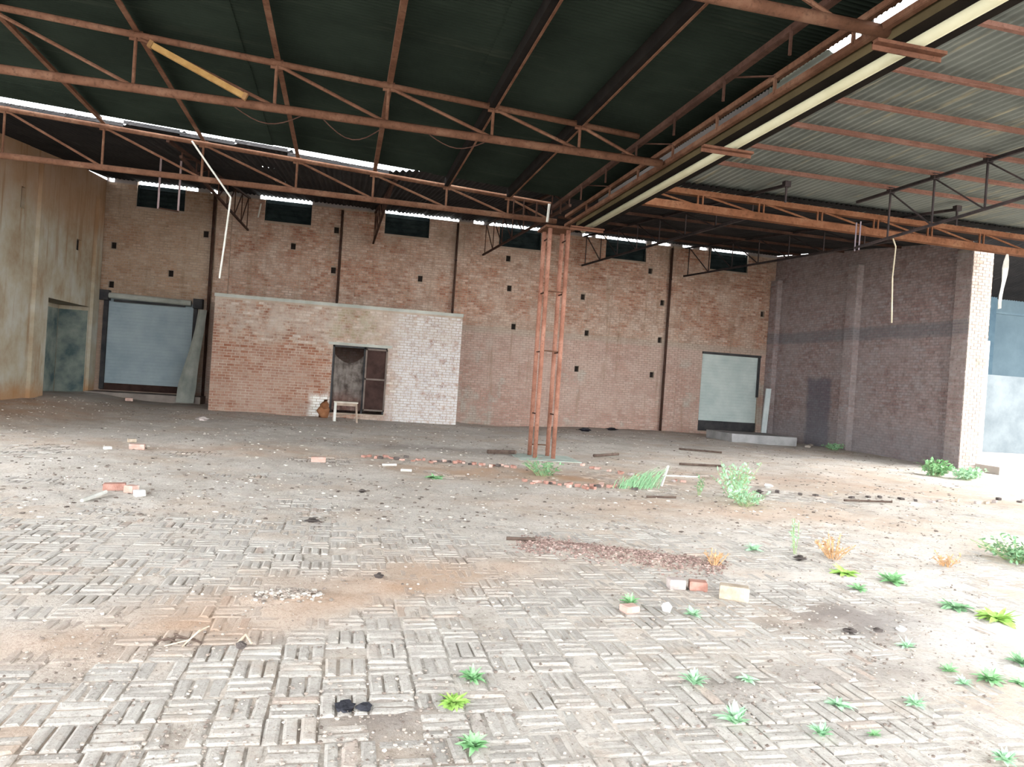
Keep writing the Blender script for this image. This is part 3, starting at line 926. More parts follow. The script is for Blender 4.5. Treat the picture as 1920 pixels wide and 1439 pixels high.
for ix in range(26):
    x0 = XL - 0.06 + ix * 1.0
    jz = (0, 0, 0, 0.01, 0.065, 0.03, 0.075, 0.005, -0.005, 0.01)[ix] if ix < 10 else 0
    for k in range(4):
        ya, yb_ = 15.30 + k * 3.15, min(15.30 + k * 3.15 + 3.42, 28.05)
        if k == 3: ya = 28.05 - 3.42
        xm = x0 + 1.08
        put_sheet(me, cb, (x0 + 1.08, ya, zr(xm, ya) + 0.005 * k + (jz if k == 0 else 0)), (x0 + 1.08, yb_, zr(xm, yb_) + 0.005 * k), (-1.08, 0, (zr(x0, ya) - zr(x0 + 1.08, ya))))
for ix in range(9):
    x0 = XL - 0.06 + ix
    jz = (0, 0, 0, 0.01, 0.065, 0.03, 0.075, 0.005, -0.005)[ix]
    mb = MB(); mb.bar((x0, 15.31, zr(x0, 15.3) - 0.01 + jz), (x0 + 1.0, 15.31, zr(x0 + 1.0, 15.3) - 0.01 + jz), 0.01, 0.07)
    mb.build('eaves_strip', M_roofB, cb)
cy_o = tag(empty('ceiling_yard'), 'dark lean-to roof of the building beyond the yard', kind='structure')
me = sheet_mesh('roof_sheet_yard', 10.3, 1.08, 0.135, 0.022, M_roofB)
for ix in range(14):
    x0 = 22.5 + ix
    put_sheet(me, cy_o, (x0 + 1.08, 18.4, 9.28), (x0 + 1.08, 28.3, 6.75), (-1, 0, 0))  # sheets extended forward out of view to shade the white yard wall

# ------------------------------------------------------------------ steelwork
def rust_mat(name, a, b, c_):
    mt, nt, bs = base_mat(name)
    c = nramp(nt, nnoise(nt, 2.2, 7, 0.7), [(0.32, lin(*a)), (0.5, lin(*b)), (0.66, lin(*c_))])
    c = nmix(nt, nrange(nt, nnoise(nt, 18, 5, 0.7), 0.5, 0.7, 0, 0.5), c, lin(*[int(v * 0.6) for v in a]))
    nt.links.new(c, bs.inputs['Base Color'])
    bs.inputs['Roughness'].default_value = 0.75
    nbump(nt, bs, nnoise(nt, 60, 3), 0.2, 0.005)
    return mt
M_rust = rust_mat('rust_red_steel', (74, 51, 39), (91, 64, 50), (106, 80, 65))
M_orange = rust_mat('red_oxide_steel', (80, 51, 34), (98, 64, 45), (108, 76, 56))
M_pinkrust = rust_mat('faded_oxide_steel', (98, 69, 59), (114, 82, 71), (126, 95, 84))
M_black = rust_mat('blackened_steel', (40, 36, 36), (54, 48, 48), (66, 56, 54))
M_dkrust = rust_mat('dark_rust_steel', (50, 35, 30), (64, 46, 39), (78, 58, 50))
M_purlin_shade = plain('purlin_shade_tone', (20, 18, 17), (28, 25, 23), 4)
M_yel = plain('faded_yellow_paint', (126, 96, 56), (146, 118, 76), 6, 0.6)
M_pvc = plain('cream_plastic', (156, 152, 126), (168, 164, 140), 1.5, 0.45, bump=0)
M_white = plain('chalky_white', (168, 166, 158), (186, 184, 178), 5, 0.8)

PURX = [-7.9, -6.25, -4.6, -2.85, -1.1, 0.40, 1.90, 3.22]
def roof_truss(y, label, x_r=4.55):
    t = thing('roof_truss', label, 'truss', (XL, y, 5.1), 'rusty roof trusses across the left bay')
    mb = MB(); mb.tube((XL + 0.05, y, zc_l(XL)), (4.15, y, zc_l(4.15)), 0.045, 8); mb.build('top_chord', M_rust, t, True)
    mb = MB(); mb.tube((XL + 0.05, y, 5.11), (x_r, y, 5.11), 0.058, 10); mb.build('bottom_chord', M_rust, t, True)
    for k, x in enumerate(PURX):
        mb = MB(); mb.tube((x, y, 5.11), (x, y, zc_l(x)), 0.022, 6); mb.build('post', M_rust, t)
        if k + 1 < len(PURX):
            xn = PURX[k + 1]
            mb = MB(); mb.tube((x + 0.03, y, zc_l(x) - 0.03), (xn - 0.05, y, 5.15), 0.024, 6); mb.build('brace', M_rust, t)
    mb = MB(); mb.tube((3.25, y, zc_l(3.22) - 0.03), (4.1, y, 5.15), 0.024, 6); mb.build('brace', M_rust, t)
    for x in PURX:
        mb = MB(); mb.box((x, y, zc_l(x) - 0.01), (0.16, 0.014, 0.13)); mb.build('gusset_plate', M_rust, t)
    return t
roof_truss(10.45, 'rusty roof truss across the left bay, with the pale yellow strip on its brace')
roof_truss(15.23, 'rusty roof truss that ends on top of the lattice column', 4.3)
roof_truss(5.87, 'nearest rusty roof truss, only its right end in view at the top of the photo', 4.88)
mb = MB(); mb.box((-2.06, 10.37, 5.425), (1.28, 0.05, 0.075), (Vector((1.18, 0, -0.49)).normalized(), Vector((0, 1, 0)), Vector((0.49, 0, 1.18)).normalized()))
st = tag(mb.build('pale_strip', M_yel), 'pale yellow strip fixed along a brace of the roof truss', 'strip')
for s in (-0.64, 0.64):
    mb = MB()
    d = Vector((1.18, 0, -0.49)).normalized()
    mb.box(Vector((-2.06, 10.37, 5.425)) + d * s, (0.05, 0.07, 0.09), (d, Vector((0, 1, 0)), Vector((0.49, 0, 1.18)).normalized()))
    mb.build('end_cap', plain('brown_cap', (110, 84, 56), (130, 100, 70), 4), st)

ordn = ['first', 'second', 'third', 'fourth', 'fifth', 'sixth', 'seventh', 'eighth']
for k, x in enumerate(PURX):
    if k in (0, 1): continue
    mb = MB()
    z = zc_l(x) + 0.085
    mb.bar((x - 0.02, 4.3, z), (x - 0.02, 15.15, z), 0.010, 0.11)
    mb.bar((x + 0.015, 4.3, z - 0.055), (x + 0.015, 15.15, z - 0.055), 0.07, 0.010)
    if k >= 6:
        mb = MB()
        z = zc_l(x) + 0.06
        mb.bar((x - 0.02, 4.3, z), (x - 0.02, 15.15, z), 0.09, 0.17)  # wide black body paints the shadow band along the purlin
    o = mb.build('purlin', M_rust if k < 6 else M_purlin_shade)
    if k >= 6:
        mb = MB(); mb.bar((x + 0.03, 4.3, z - 0.09), (x + 0.03, 15.15, z - 0.09), 0.03, 0.012)
        mb.build('flange', M_rust, o)
    tag(o, ('rusty angle purlin under the dark roof, %s from the valley girder' if k < 6 else 'shadow-dark channel purlin with a rusty edge under the dark roof, %s from the valley girder') % ordn[7 - k], 'purlin', 'purlins of the left bay')

# valley girder along the column line
VX = 4.6
M_brk = rust_mat('bracket_steel', (66, 44, 35), (86, 58, 45), (98, 68, 55))
vg = thing('valley_girder', 'long rusty lattice girder under the roof valley, running back to the column', 'girder', (VX, 4.2, 5.0))
mb = MB(); mb.angle((VX, 4.2, 5.33), (VX, 15.6, 5.33), 0.06, 0.012); mb.build('top_chord', M_rust, vg)
mb = MB(); mb.angle((VX, 4.2, 5.13), (VX, 15.6, 5.13), 0.06, 0.012); mb.build('bottom_chord', M_rust, vg)
mb = MB(); mb.angle((VX - 0.42, 4.2, 5.40), (VX - 0.42, 15.3, 5.40), 0.07, 0.012); mb.build('side_chord', M_dkrust, vg)
yy = 4.9
k = 0
while yy < 15.4:
    mb = MB(); mb.bar((VX, yy, 5.13), (VX, yy, 5.33), 0.03, 0.03, (0, 1, 0)); mb.build('post', M_rust, vg)
    mb = MB(); mb.bar((VX - 0.42, yy + 0.4, 5.12), (VX - 0.42, yy + 0.4, 5.40), 0.025, 0.025, (0, 1, 0)); mb.build('hanger', M_dkrust, vg)
    if k % 2 == 0:
        mb = MB(); mb.bar((VX, yy, 5.33), (VX - 0.42, yy + 0.4, 5.40), 0.03, 0.012); mb.build('tie', M_dkrust, vg)
    yy += 1.32; k += 1
for y in (5.6, 8.75, 14.35):
    mb = MB(); mb.box((4.72, y, 4.855), (0.72, 0.08, 0.03)); mb.box((4.72, y + 0.034, 4.83), (0.72, 0.012, 0.07)); mb.build('bracket', M_brk, vg)
# gutter
M_gut = plain('olive_stained_gutter', (62, 54, 38), (80, 70, 50), 1.2, 0.8)
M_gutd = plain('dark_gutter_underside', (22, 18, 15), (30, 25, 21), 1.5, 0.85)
gt = thing('gutter', 'sheet metal valley gutter beside the lattice girder', 'gutter', (5.0, 4.2, 5.0))
mb = MB(); mb.box((4.70, 9.62, 5.115), (0.012, 10.84, 0.20)); mb.build('inner_side', M_gut, gt)
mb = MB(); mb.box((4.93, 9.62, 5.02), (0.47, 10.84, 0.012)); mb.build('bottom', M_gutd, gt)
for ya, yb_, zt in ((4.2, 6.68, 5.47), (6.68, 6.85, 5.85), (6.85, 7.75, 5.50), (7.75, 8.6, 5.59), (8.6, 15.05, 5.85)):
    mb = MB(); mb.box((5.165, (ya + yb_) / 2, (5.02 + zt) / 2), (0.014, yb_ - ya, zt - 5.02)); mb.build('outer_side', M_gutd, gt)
mb = MB(); mb.tube((4.84, 4.3, 4.94), (4.84, 15.0, 4.94), 0.055, 14)
tag(mb.build('plastic_pipe', M_pvc, None, True), 'cream plastic pipe slung along the underside of the valley gutter', 'pipe')

# lateral girder of the right bay, red oxide, two planes
lg = thing('lattice_girder', 'long orange painted lattice girder running right from the column to the pier', 'girder', (4.7, 15.23, 5.7), None)
def gtop(x): return 6.13 - 0.002 * x
def gbot(x): return 5.80 - 0.008 * (x - 5.5)
GXE = 24.0
mb = MB(); mb.bar((6.6, 15.23, gtop(6.6)), (GXE, 15.23, gtop(GXE)), 0.16, 0.12); mb.build('top_chord', M_orange, lg)
mb = MB(); mb.bar((4.9, 15.23, gbot(4.9)), (GXE, 15.23, gbot(GXE)), 0.17, 0.16); mb.build('bottom_chord', M_orange, lg)
x = 7.6
while x < 23:
    for dx in (-0.06, 0.06):
        mb = MB(); mb.bar((x + dx, 15.17, gbot(x)), (x + dx, 15.17, gtop(x)), 0.035, 0.035, (0, 1, 0)); mb.build('post', M_orange, lg)
    mb = MB(); mb.tube((x - 1.4, 15.2, gtop(x) - 0.04), (x - 0.1, 15.2, gbot(x) + 0.06), 0.025, 6); mb.build('brace', M_orange, lg)
    x += 1.53
mb = MB(); mb.bar((5.2, 15.23, gbot(5) + 0.04), (6.7, 15.23, gtop(6.7)), 0.10, 0.05); mb.build('end_strut', M_orange, lg)

# right-bay purlins
for k, y in enumerate((7.35, 8.75, 9.95, 11.12, 12.35, 13.55)):
    mb = MB()
    z = 6.31
    mb.bar((6.4, y, z), (19.3, y, z), 0.012, 0.09)
    mb.bar((6.4, y - 0.03, z - 0.045), (19.3, y - 0.03, z - 0.045), 0.07, 0.012)
    tag(mb.build('purlin', M_pinkrust), 'faded orange purlin under the grey roof, %s in front of the lattice girder' % ordn[5 - k], 'purlin', 'purlins of the right bay')
for k, y in enumerate((17.6, 20.4, 23.2, 25.8)):
    mb = MB()
    mb.bar((6.6, y, zr(8, y) - 0.09), (17.4, y, zr(8, y) - 0.09), 0.05, 0.08)
    tag(mb.build('purlin', M_dkrust), 'dim purlin under the dark rear roof, %s behind the lattice girder' % ordn[k], 'purlin', 'purlins of the rear roof')

# dark truss under the right roof
ta = thing('roof_truss', 'thin blackened truss hung under the grey roof at the right edge', 'truss', (11.2, 4.5, 5.2))
bz = lambda y: 5.17 + 0.05 * (14.5 - y)
mb = MB(); mb.bar((11.2, 4.6, 6.22), (11.2, 14.6, 6.22), 0.06, 0.06); mb.build('top_chord', M_black, ta)
mb = MB(); mb.bar((11.2, 4.6, bz(4.6)), (11.2, 14.55, bz(14.55)), 0.05, 0.05); mb.build('bottom_chord', M_black, ta)
ns = [5.9, 7.35, 8.75, 9.95, 11.12, 12.35, 13.55]
for k, y in enumerate(ns):
    mb = MB(); mb.bar((11.2, y, bz(y)), (11.2, y, 6.22), 0.03, 0.03, (0, 1, 0)); mb.build('post', M_black, ta)
    mb = MB(); mb.box((11.2, y, 6.24), (0.13, 0.10, 0.12)); mb.build('cleat', M_black, ta)
    if k: 
        mb = MB(); mb.bar((11.2, y, 6.2), (11.2, ns[k - 1], bz(ns[k - 1])), 0.025, 0.025); mb.build('brace', M_black, ta)
for dy in (-0.07, 0.07):
    mb = MB(); mb.tube((11.2, 14.5 + dy, 5.1), (11.2, 14.5 + dy, 5.75), 0.016, 6); mb.build('hanger_rod', plain('grey_rod', (110, 100, 108), (128, 118, 124), 4), ta)

# dark monopitch trusses between the girder line and the back wall
spots = [(-3.55, 'behind the bent pale strip'), (0.87, 'between the second and third high windows'), (5.03, 'left of the fourth high window'), (9.05, 'left of the fifth high window'), (13.45, 'left of the sixth high window')]
for k, (x, where) in enumerate(spots):
    right = x > 6
    y0 = 14.1 if right else 15.5
    tp = lambda y: (zr(x, max(y, 15.3)) - 0.13) if y > 15.3 else 6.22
    bt_ = lambda y: 5.80 + (6.33 - 5.80) * (y - 15.3) / 12.6
    t = thing('roof_truss', 'dark rear roof truss resting on the back wall ' + where, 'truss', (x, y0, 5.8), 'dark trusses of the rear roof')
    mat = M_black if right else M_dkrust
    mb = MB(); mb.bar((x, y0, tp(y0)), (x, 27.85, tp(27.85)), 0.06, 0.06); mb.build('top_chord', mat, t)
    mb = MB(); mb.bar((x, y0 + 1.2, bt_(y0 + 1.2)), (x, 27.85, bt_(27.85)), 0.06, 0.06); mb.build('bottom_chord', mat, t)
    ys = [y0 + 1.3 + (27.5 - y0 - 1.3) * i / 7 for i in range(8)]
    for i, y in enumerate(ys):
        mb = MB(); mb.bar((x, y, bt_(y)), (x, y, tp(y)), 0.03, 0.03, (0, 1, 0)); mb.build('post', mat, t)
        if i: 
            mb = MB(); mb.bar((x, y, tp(y)), (x, ys[i - 1], bt_(ys[i - 1])), 0.028, 0.028); mb.build('brace', mat, t)
    if right:
        for y in (14.1, 15.7):
            mb = MB(); mb.box((x, y, tp(y) + 0.02), (0.14, 0.12, 0.12)); mb.build('cleat', mat, t)
        mb = MB(); mb.bar((x, 14.1, 5.85), (x, 14.1, 6.26), 0.035, 0.035, (0, 1, 0)); mb.build('post', mat, t)

# lattice column
M_col = rust_mat('column_steel', (116, 78, 64), (140, 98, 82), (158, 118, 102))
lc = thing('lattice_column', 'slender rusty column of four steel tubes on a concrete pad', 'column', (4.37, 15.43, gz(4.37, 15.43)))
for x, y in ((4.17, 15.2), (4.58, 15.2), (4.17, 15.66), (4.58, 15.66)):
    mb = MB(); mb.tube((x, y, -0.05), (x, y, 4.98), 0.048, 12); mb.build('upright', M_col, lc, True)
for z in (0.95, 2.30, 3.58, 4.75):
    for x in (4.17, 4.58):
        mb = MB(); mb.tube((x, 15.2, z), (x, 15.66, z), 0.016, 6); mb.build('tie', M_dkrust, lc)
for z, y in ((3.6, 15.2), (2.32, 15.2), (0.25, 15.66)):
    mb = MB(); mb.tube((4.17, y, z), (4.58, y, z), 0.014, 6); mb.build('tie', M_rust, lc)
mb = MB(); mb.box((4.37, 15.43, 4.97), (0.66, 0.70, 0.05)); mb.build('cap_plate', M_rust, lc)
mb = MB()
mb.box((4.40, 15.25, -0.04), (1.3, 1.1, 0.16), jit=0.04)
tag(mb.build('column_pad', plain('mossy_concrete', (150, 162, 152), (178, 186, 178), 4), None), 'low mossy concrete pad under the lattice column', 'pad')
mb = MB(); mb.tube((4.08, 15.16, 5.06), (4.10, 15.16, 5.45), 0.028, 8)
tag(mb.build('white_stub', M_white), 'short white tube standing at the top of the lattice column', 'tube')
for k, x in enumerate((3.33, 3.55, 3.83)):
    mb = MB(); mb.tube((x, 15.19, 5.0 + 0.08 * k), (x, 15.19, zc_l(x)), 0.012, 6)
    tag(mb.build('hanger_rod', M_dkrust), ('longest', 'middle', 'shortest')[k] + ' of three thin rods hanging left of the column top', 'rod', 'rods beside the column top')

# rainwater pipes on the back wall
for x, zt, where in ((-4.70, 7.4, 'beside the left roller shutter'), (-0.31, 7.4, 'above the dark doorway of the brick room'), (3.98, 7.4, 'above the right corner of the brick room'), (12.83, 7.4, 'left of the green shutter')):
    d = thing('drainpipe', 'narrow brown pipe down the back wall ' + where, 'pipe', (x, YB - 0.14, 3.5), 'pipes down the back wall')
    z0 = gz(x, YB) if x > 5 or x < -4 else 3.6
    mb = MB(); mb.tube((x, YB - 0.15, z0), (x, YB - 0.15, zt), 0.05 if x > 5 or x < -4 else 0.036, 10); mb.build('pipe', M_dkrust, d, True)
    z = z0 + 0.5
    while z < zt:
        mb = MB(); mb.box((x, YB - 0.155, z), (0.088, 0.11, 0.03)); mb.build('clamp', M_black, d)
        z += 1.9

# ------------------------------------------------------------------ hanging odds and ends
mb = MB(); mb.path([(-3.05, 15.17, 5.80), (-2.62, 15.10, 5.24), (-2.27, 15.05, 4.79), (-2.33, 15.05, 3.9), (-2.38, 15.05, 3.22)], 0.018, 6)
tag(mb.build('hanging_strip', M_white), 'bent pale strip dangling from the roof left of the second high window', 'strip')
hf = thing('rod_hanger', 'thin pale rod frame hanging in front of the first high window', 'frame', (-4.47, 20.0, 5.3))
for x in (-4.71, -4.24):
    mb = MB(); mb.tube((x, 20.0, 5.32), (x, 20.0, zr(x, 20.0) - 0.005), 0.025, 6); mb.build('rod', plain('pinkish_rod', (150, 132, 136), (166, 148, 150), 3), hf)
mb = MB(); mb.tube((-4.73, 20.0, 5.34), (-4.22, 20.0, 5.30), 0.018, 6); mb.build('cross_rod', M_dkrust, hf)
mb = MB(); mb.path([(12.72, 15.2, 5.66), (12.75, 15.12, 5.45), (12.70, 15.1, 4.7), (12.77, 15.1, 3.62)], 0.017, 6)
tag(mb.build('dangling_string', plain('pale_cord', (164, 154, 132), (190, 180, 160), 3)), 'pale cord hanging in front of the dark right wall', 'cord')
mb = MB()
prev = None
for i in range(9):
    t = i / 8
    w = 0.03 + 0.05 * math.sin(math.pi * min(1, t * 1.1))
    x = 16.1 - 0.12 * t
    z = 5.63 - 1.39 * t
    cur = ((x - w, 15.2 + 0.03 * math.sin(t * 9), z), (x + w, 15.2 - 0.03 * math.sin(t * 7), z + 0.02))
    if prev:
        mb.quad(prev[0], prev[1], cur[1], cur[0])
        mb.quad(*[(p[0], p[1] + 0.012, p[2]) for p in (cur[0], cur[1], prev[1], prev[0])])
    prev = cur
tag(mb.build('hanging_rag', M_white, None, True), 'pale rag hanging from the girder to the right of the pier', 'rag')
mb = MB(); mb.tube((4.55 - 7.75, YB - 0.4, 6.75), (4.55 - 7.68, YB - 0.4, 7.25), 0.03, 6)
tag(mb.build('hanging_tube', M_white), 'short pale tube hanging left of the second high window', 'tube')

# slack wires looped under the truss in front
for k, (xa, xb, sag) in enumerate(((-1.6, -0.75, 0.16), (-0.45, 0.35, 0.22), (1.0, 1.8, 0.14))):
    pts = [(xa + (xb - xa) * i / 8, 10.45, 5.05 - sag * math.sin(math.pi * i / 8)) for i in range(9)]
    mb = MB(); mb.path(pts, 0.008, 5)
    tag(mb.build('slack_wire', M_dkrust), 'thin slack wire looped under the front truss bottom chord, %s of three' % ('leftmost', 'middle', 'rightmost')[k], 'wire', 'wires under the front truss')

# ------------------------------------------------------------------ things by the walls
# bent steel sheet leaning by the left shutter
mb = MB()
segz = [0.1, 0.7, 1.3, 1.9, 2.6, 3.3]
wid = [0.56, 0.58, 0.46, 0.36, 0.30, 0.28]
cxs = [-5.05, -5.02, -4.96, -4.88, -4.80, -4.76]
for (z0, w0, c0), (z1, w1, c1) in zip(zip(segz, wid, cxs), zip(segz[1:], wid[1:], cxs[1:])):
    for s in range(4):
        def pp(w, c, z, s): 
            t = s / 4 - 0.5
            return (c + w * t, 26.55 + (z * 0.17) - 0.10 * math.cos(t * 3.0), z)
        mb.quad(pp(w0, c0, z0, s), pp(w0, c0, z0, s + 1), pp(w1, c1, z1, s + 1), pp(w1, c1, z1, s))
        mb.quad(*[(p[0], p[1] + 0.02, p[2]) for p in (pp(w1, c1, z1, s), pp(w1, c1, z1, s + 1), pp(w0, c0, z0, s + 1), pp(w0, c0, z0, s))])
tag(mb.build('leaning_sheet', plain('dusty_grey_sheet', (120, 124, 118), (150, 150, 142), 1.6), None, True), 'tall dusty grey sheet leaning beside the left roller shutter', 'sheet')
mb = MB(); mb.box((17.05, 26.9, 0.95), (0.22, 0.06, 2.0), (Vector((1, 0, 0)), Vector((0, 1, 0.08)).normalized(), Vector((0, -0.08, 1)).normalized()))
tag(mb.build('leaning_board', plain('pale_board', (168, 176, 176), (186, 192, 190), 3)), 'narrow pale board leaning at the edge of the green shutter', 'board')
# concrete step in the right corner
mb = MB()
o3 = Vector((14.9, 24.4, 0.02))
mb.box(o3, (2.6, 1.9, 0.42), jit=0.02)
tag(mb.build('concrete_step', plain('pale_step_concrete', (122, 120, 120), (146, 144, 143), 2)), 'low broken concrete step in the right corner below the green shutter', 'step')
for k in range(6):
    mb = MB()
    x, y = 16.35 + 0.24 * k % 0.9 + 0.12, 23.2 + 0.27 * k
    mb.stone((x, y, gz(x, y)), random.uniform(0.07, 0.12), a=0.6)
    tag(mb.build('rubble_lump', M_grit), 'grey rubble lump %s in the line beside the concrete step' % ('nearest', 'second nearest', 'third nearest', 'fourth nearest', 'fifth nearest', 'farthest')[k], 'rubble', 'rubble by the concrete step')

# broken low table in front of the brick room
bt = thing('broken_table', 'broken low table with one pale leg before the dark doorway', 'table', (0.22, 23.0, gz(0.22, 23)))
M_oldwood = plain('weathered_wood', (112, 96, 84), (146, 130, 116), 5)
g0 = gz(0.2, 23)
mb = MB(); mb.box((0.22, 23.0, g0 + 0.60), (0.72, 0.50, 0.04)); mb.build('table_top', plain('pale_old_wood', (150, 142, 130), (182, 174, 160), 4), bt)
mb = MB(); mb.box((0.22, 22.78, g0 + 0.54), (0.66, 0.03, 0.09)); mb.box((0.22, 23.22, g0 + 0.54), (0.66, 0.03, 0.09)); mb.build('apron', M_oldwood, bt)
for sx_, sy_ in ((-1, -1), (1, -1), (1, 1), (-1, 1)):
    pale = (sx_, sy_) == (-1, -1)
    mb = MB(); mb.bar((0.22 + sx_ * 0.31, 23 + sy_ * 0.21, g0 + 0.58), (0.22 + sx_ * (0.31 if pale else 0.36), 23 + sy_ * 0.23, g0 - 0.01), 0.075 if pale else 0.05, 0.075 if pale else 0.05, (0, 1, 0))
    o = mb.build('leg', M_white if pale else M_oldwood, bt)
    if pale: o['label'] = 'pale painted table leg'
mb = MB(); mb.bar((-0.06, 22.8, g0 + 0.18), (0.52, 23.2, g0 + 0.24), 0.04, 0.03); mb.build('stretcher', M_oldwood, bt)
mb = MB(); mb.stone((-0.45, 24.1, gz(-.45, 24.1) - 0.02), 0.20, squash=1.7, n=9); mb.stone((-0.40, 24.05, gz(-.4, 24) + 0.3), 0.14, squash=1.4, n=8)
tag(mb.build('rusty_sack', plain('orange_sack', (122, 80, 54), (146, 104, 76), 4), None, True), 'slumped orange brown sack left of the dark doorway', 'sack')

# ------------------------------------------------------------------ weeds
def leaf_mat(name, a, b):
    mt, nt, bs = base_mat(name)
    c = nramp(nt, nnoise(nt, 30, 3), [(0.3, lin(*a)), (0.7, lin(*b))])
    nt.links.new(c, bs.inputs['Base Color'])
    bs.inputs['Roughness'].default_value = 0.6
    bs.inputs['Subsurface Weight'].default_value = 0.0
    return mt
M_leaf = leaf_mat('fresh_weed_leaf', (112, 160, 108), (154, 194, 146))
M_leaf2 = leaf_mat('pale_weed_leaf', (140, 184, 146), (184, 212, 182))
M_leaf3 = leaf_mat('yellow_green_leaf', (128, 168, 76), (164, 196, 112))
M_dry = leaf_mat('dry_straw_leaf', (178, 142, 104), (200, 170, 134))
M_dull = leaf_mat('dull_green_leaf', (96, 138, 96), (140, 172, 136))
def leaf_mesh(w, curl, mat):
    vs, fs = [], []
    n = 5
    for i in range(n + 1):
        t = i / n
        hw = w * (math.sin(math.pi * min(1, 0.08 + t * 0.92)) ** 0.8) * (1 - 0.3 * t) + 0.004
        z = curl * t * t
        vs += [(t, -hw, z + hw * 0.35), (t, 0, z), (t, hw, z + hw * 0.35)]
    for i in range(n):
        b = 3 * i
        fs += [(b, b + 3, b + 4, b + 1), (b + 1, b + 4, b + 5, b + 2)]
    me = bpy.data.meshes.new('leaf')
    me.from_pydata(vs, [], fs)
    me.materials.append(mat)
    me.shade_smooth()
    return me
LEAF = {k: [leaf_mesh(w, c, m_) for w, c in ((0.17, -0.25), (0.21, -0.45), (0.14, 0.1), (0.24, -0.35))] for k, m_ in (('f', M_leaf), ('p', M_leaf2), ('y', M_leaf3), ('d', M_dry), ('u', M_dull))}
def weed(x, y, r, kind, label, n=12, up=(0.2, 1.1), name='weed', cat='weed', group='small weeds in the paving joints'):
    t = thing(name, label, cat, (x, y, surf(x, y)), group)
    r, n = r * 1.12, int(n * 2.6)
    for i in range(n):
        o = bpy.data.objects.new('leaf', random.choice(LEAF[kind]))
        COL.objects.link(o)
        o.parent = t
        s = r * random.uniform(0.7, 1.15)
        k = i / n
        o.scale = (s, s, s)
        el = up[0] + (up[1] - up[0]) * k + random.uniform(-.1, .1)
        o.rotation_euler = (random.uniform(-.3, .3), -el, i * 2.4 + random.uniform(-.3, .3))
        o.location = (0, 0, 0.004)
    return t
WEEDS = [
 (0.83, 4.01, .072, 'f', 16, 'bright green weed, farthest of the column of three in the front paving'),
 (0.68, 3.73, .078, 'y', 18, 'yellow green spreading weed, middle of the column of three in the front paving'),
 (0.70, 3.27, .070, 'f', 16, 'bright green weed, nearest of the column of three in the front paving'),
 (2.10, 3.39, .090, 'p', 13, 'largest pale broad leaved weed in the front paving, right of the column of three'),
 (2.49, 3.23, .065, 'p', 13, 'compact pale weed just right of the largest pale weed'),
 (2.79, 3.21, .038, 'f', 9, 'tiny weed right of the compact pale weed near the bottom edge'),
 (2.11, 3.87, .085, 'p', 10, 'narrow upright weed behind the largest pale weed, beside crumbled mortar'),
 (2.48, 3.91, .062, 'p', 8, 'flat sprawling weed right of the narrow upright weed'),
 (2.84, 3.56, .075, 'p', 11, 'pale weed behind the tiny weed, right of the flat sprawling one'),
 (3.33, 3.53, .062, 'p', 10, 'small pale weed alone in dust right of the others, near the right foreground'),
 (2.33, 5.36, .075, 'f', 12, 'green weed directly beside the pale stone left of the loose bricks'),
 (2.72, 5.08, .070, 'p', 12, 'green weed in front of the pair of worn red bricks'),
 (4.14, 3.81, .085, 'f', 14, 'leafy green weed near the right edge casting a dark shadow'),
 (3.91, 3.78, .060, 'p', 8, 'sparse pale weed, nearer of two left of the leafy green weed at the right edge'),
 (3.96, 3.95, .060, 'f', 8, 'sparse pale weed, farther of two left of the leafy green weed at the right edge'),
 (4.04, 4.40, .070, 'p', 8, 'faint pale weed at the rim of the dark soil patch'),
 (3.30, 2.92, .070, 'p', 10, 'pale weed in the bottom right corner of the paving'),
 (4.66, 4.07, .080, 'u', 10, 'dull green weed at the right edge behind the leafy green weed'),
 (4.32, 3.76, .060, 'f', 9, 'low green weed cut by the right edge, nearest of that edge'),
 (5.39, 4.93, .150, 'y', 16, 'yellow green bushy weed on the pale gravelly patch at the right'),
 (5.27, 5.24, .120, 'u', 14, 'dull green creeping weed behind the yellow green bushy weed'),
 (5.32, 6.04, .130, 'f', 14, 'mint green weed between the dry tuft and the pale gravelly patch'),
 (4.73, 5.77, .080, 'f', 11, 'small green weed in front of the dry orange tuft'),
 (5.01, 6.31, .130, 'y', 14, 'low green weed at the foot of the dry orange tuft'),
 (4.56, 7.25, .100, 'p', 9, 'mint weed left of the dry orange tuft, beyond the gravel ridge'),
 (1.59, 11.78, .160, 'f', 12, 'lone low green weed on the orange dust left of the column'),
]
for x, y, r, kd, n, lb in WEEDS:
    weed(x, y, r, kd, lb, n, up=(0.05, 0.5) if 'flat' in lb or 'low' in lb or 'creeping' in lb else ((0.6, 1.4) if 'upright' in lb or 'largest' in lb else (0.15, 1.1)))
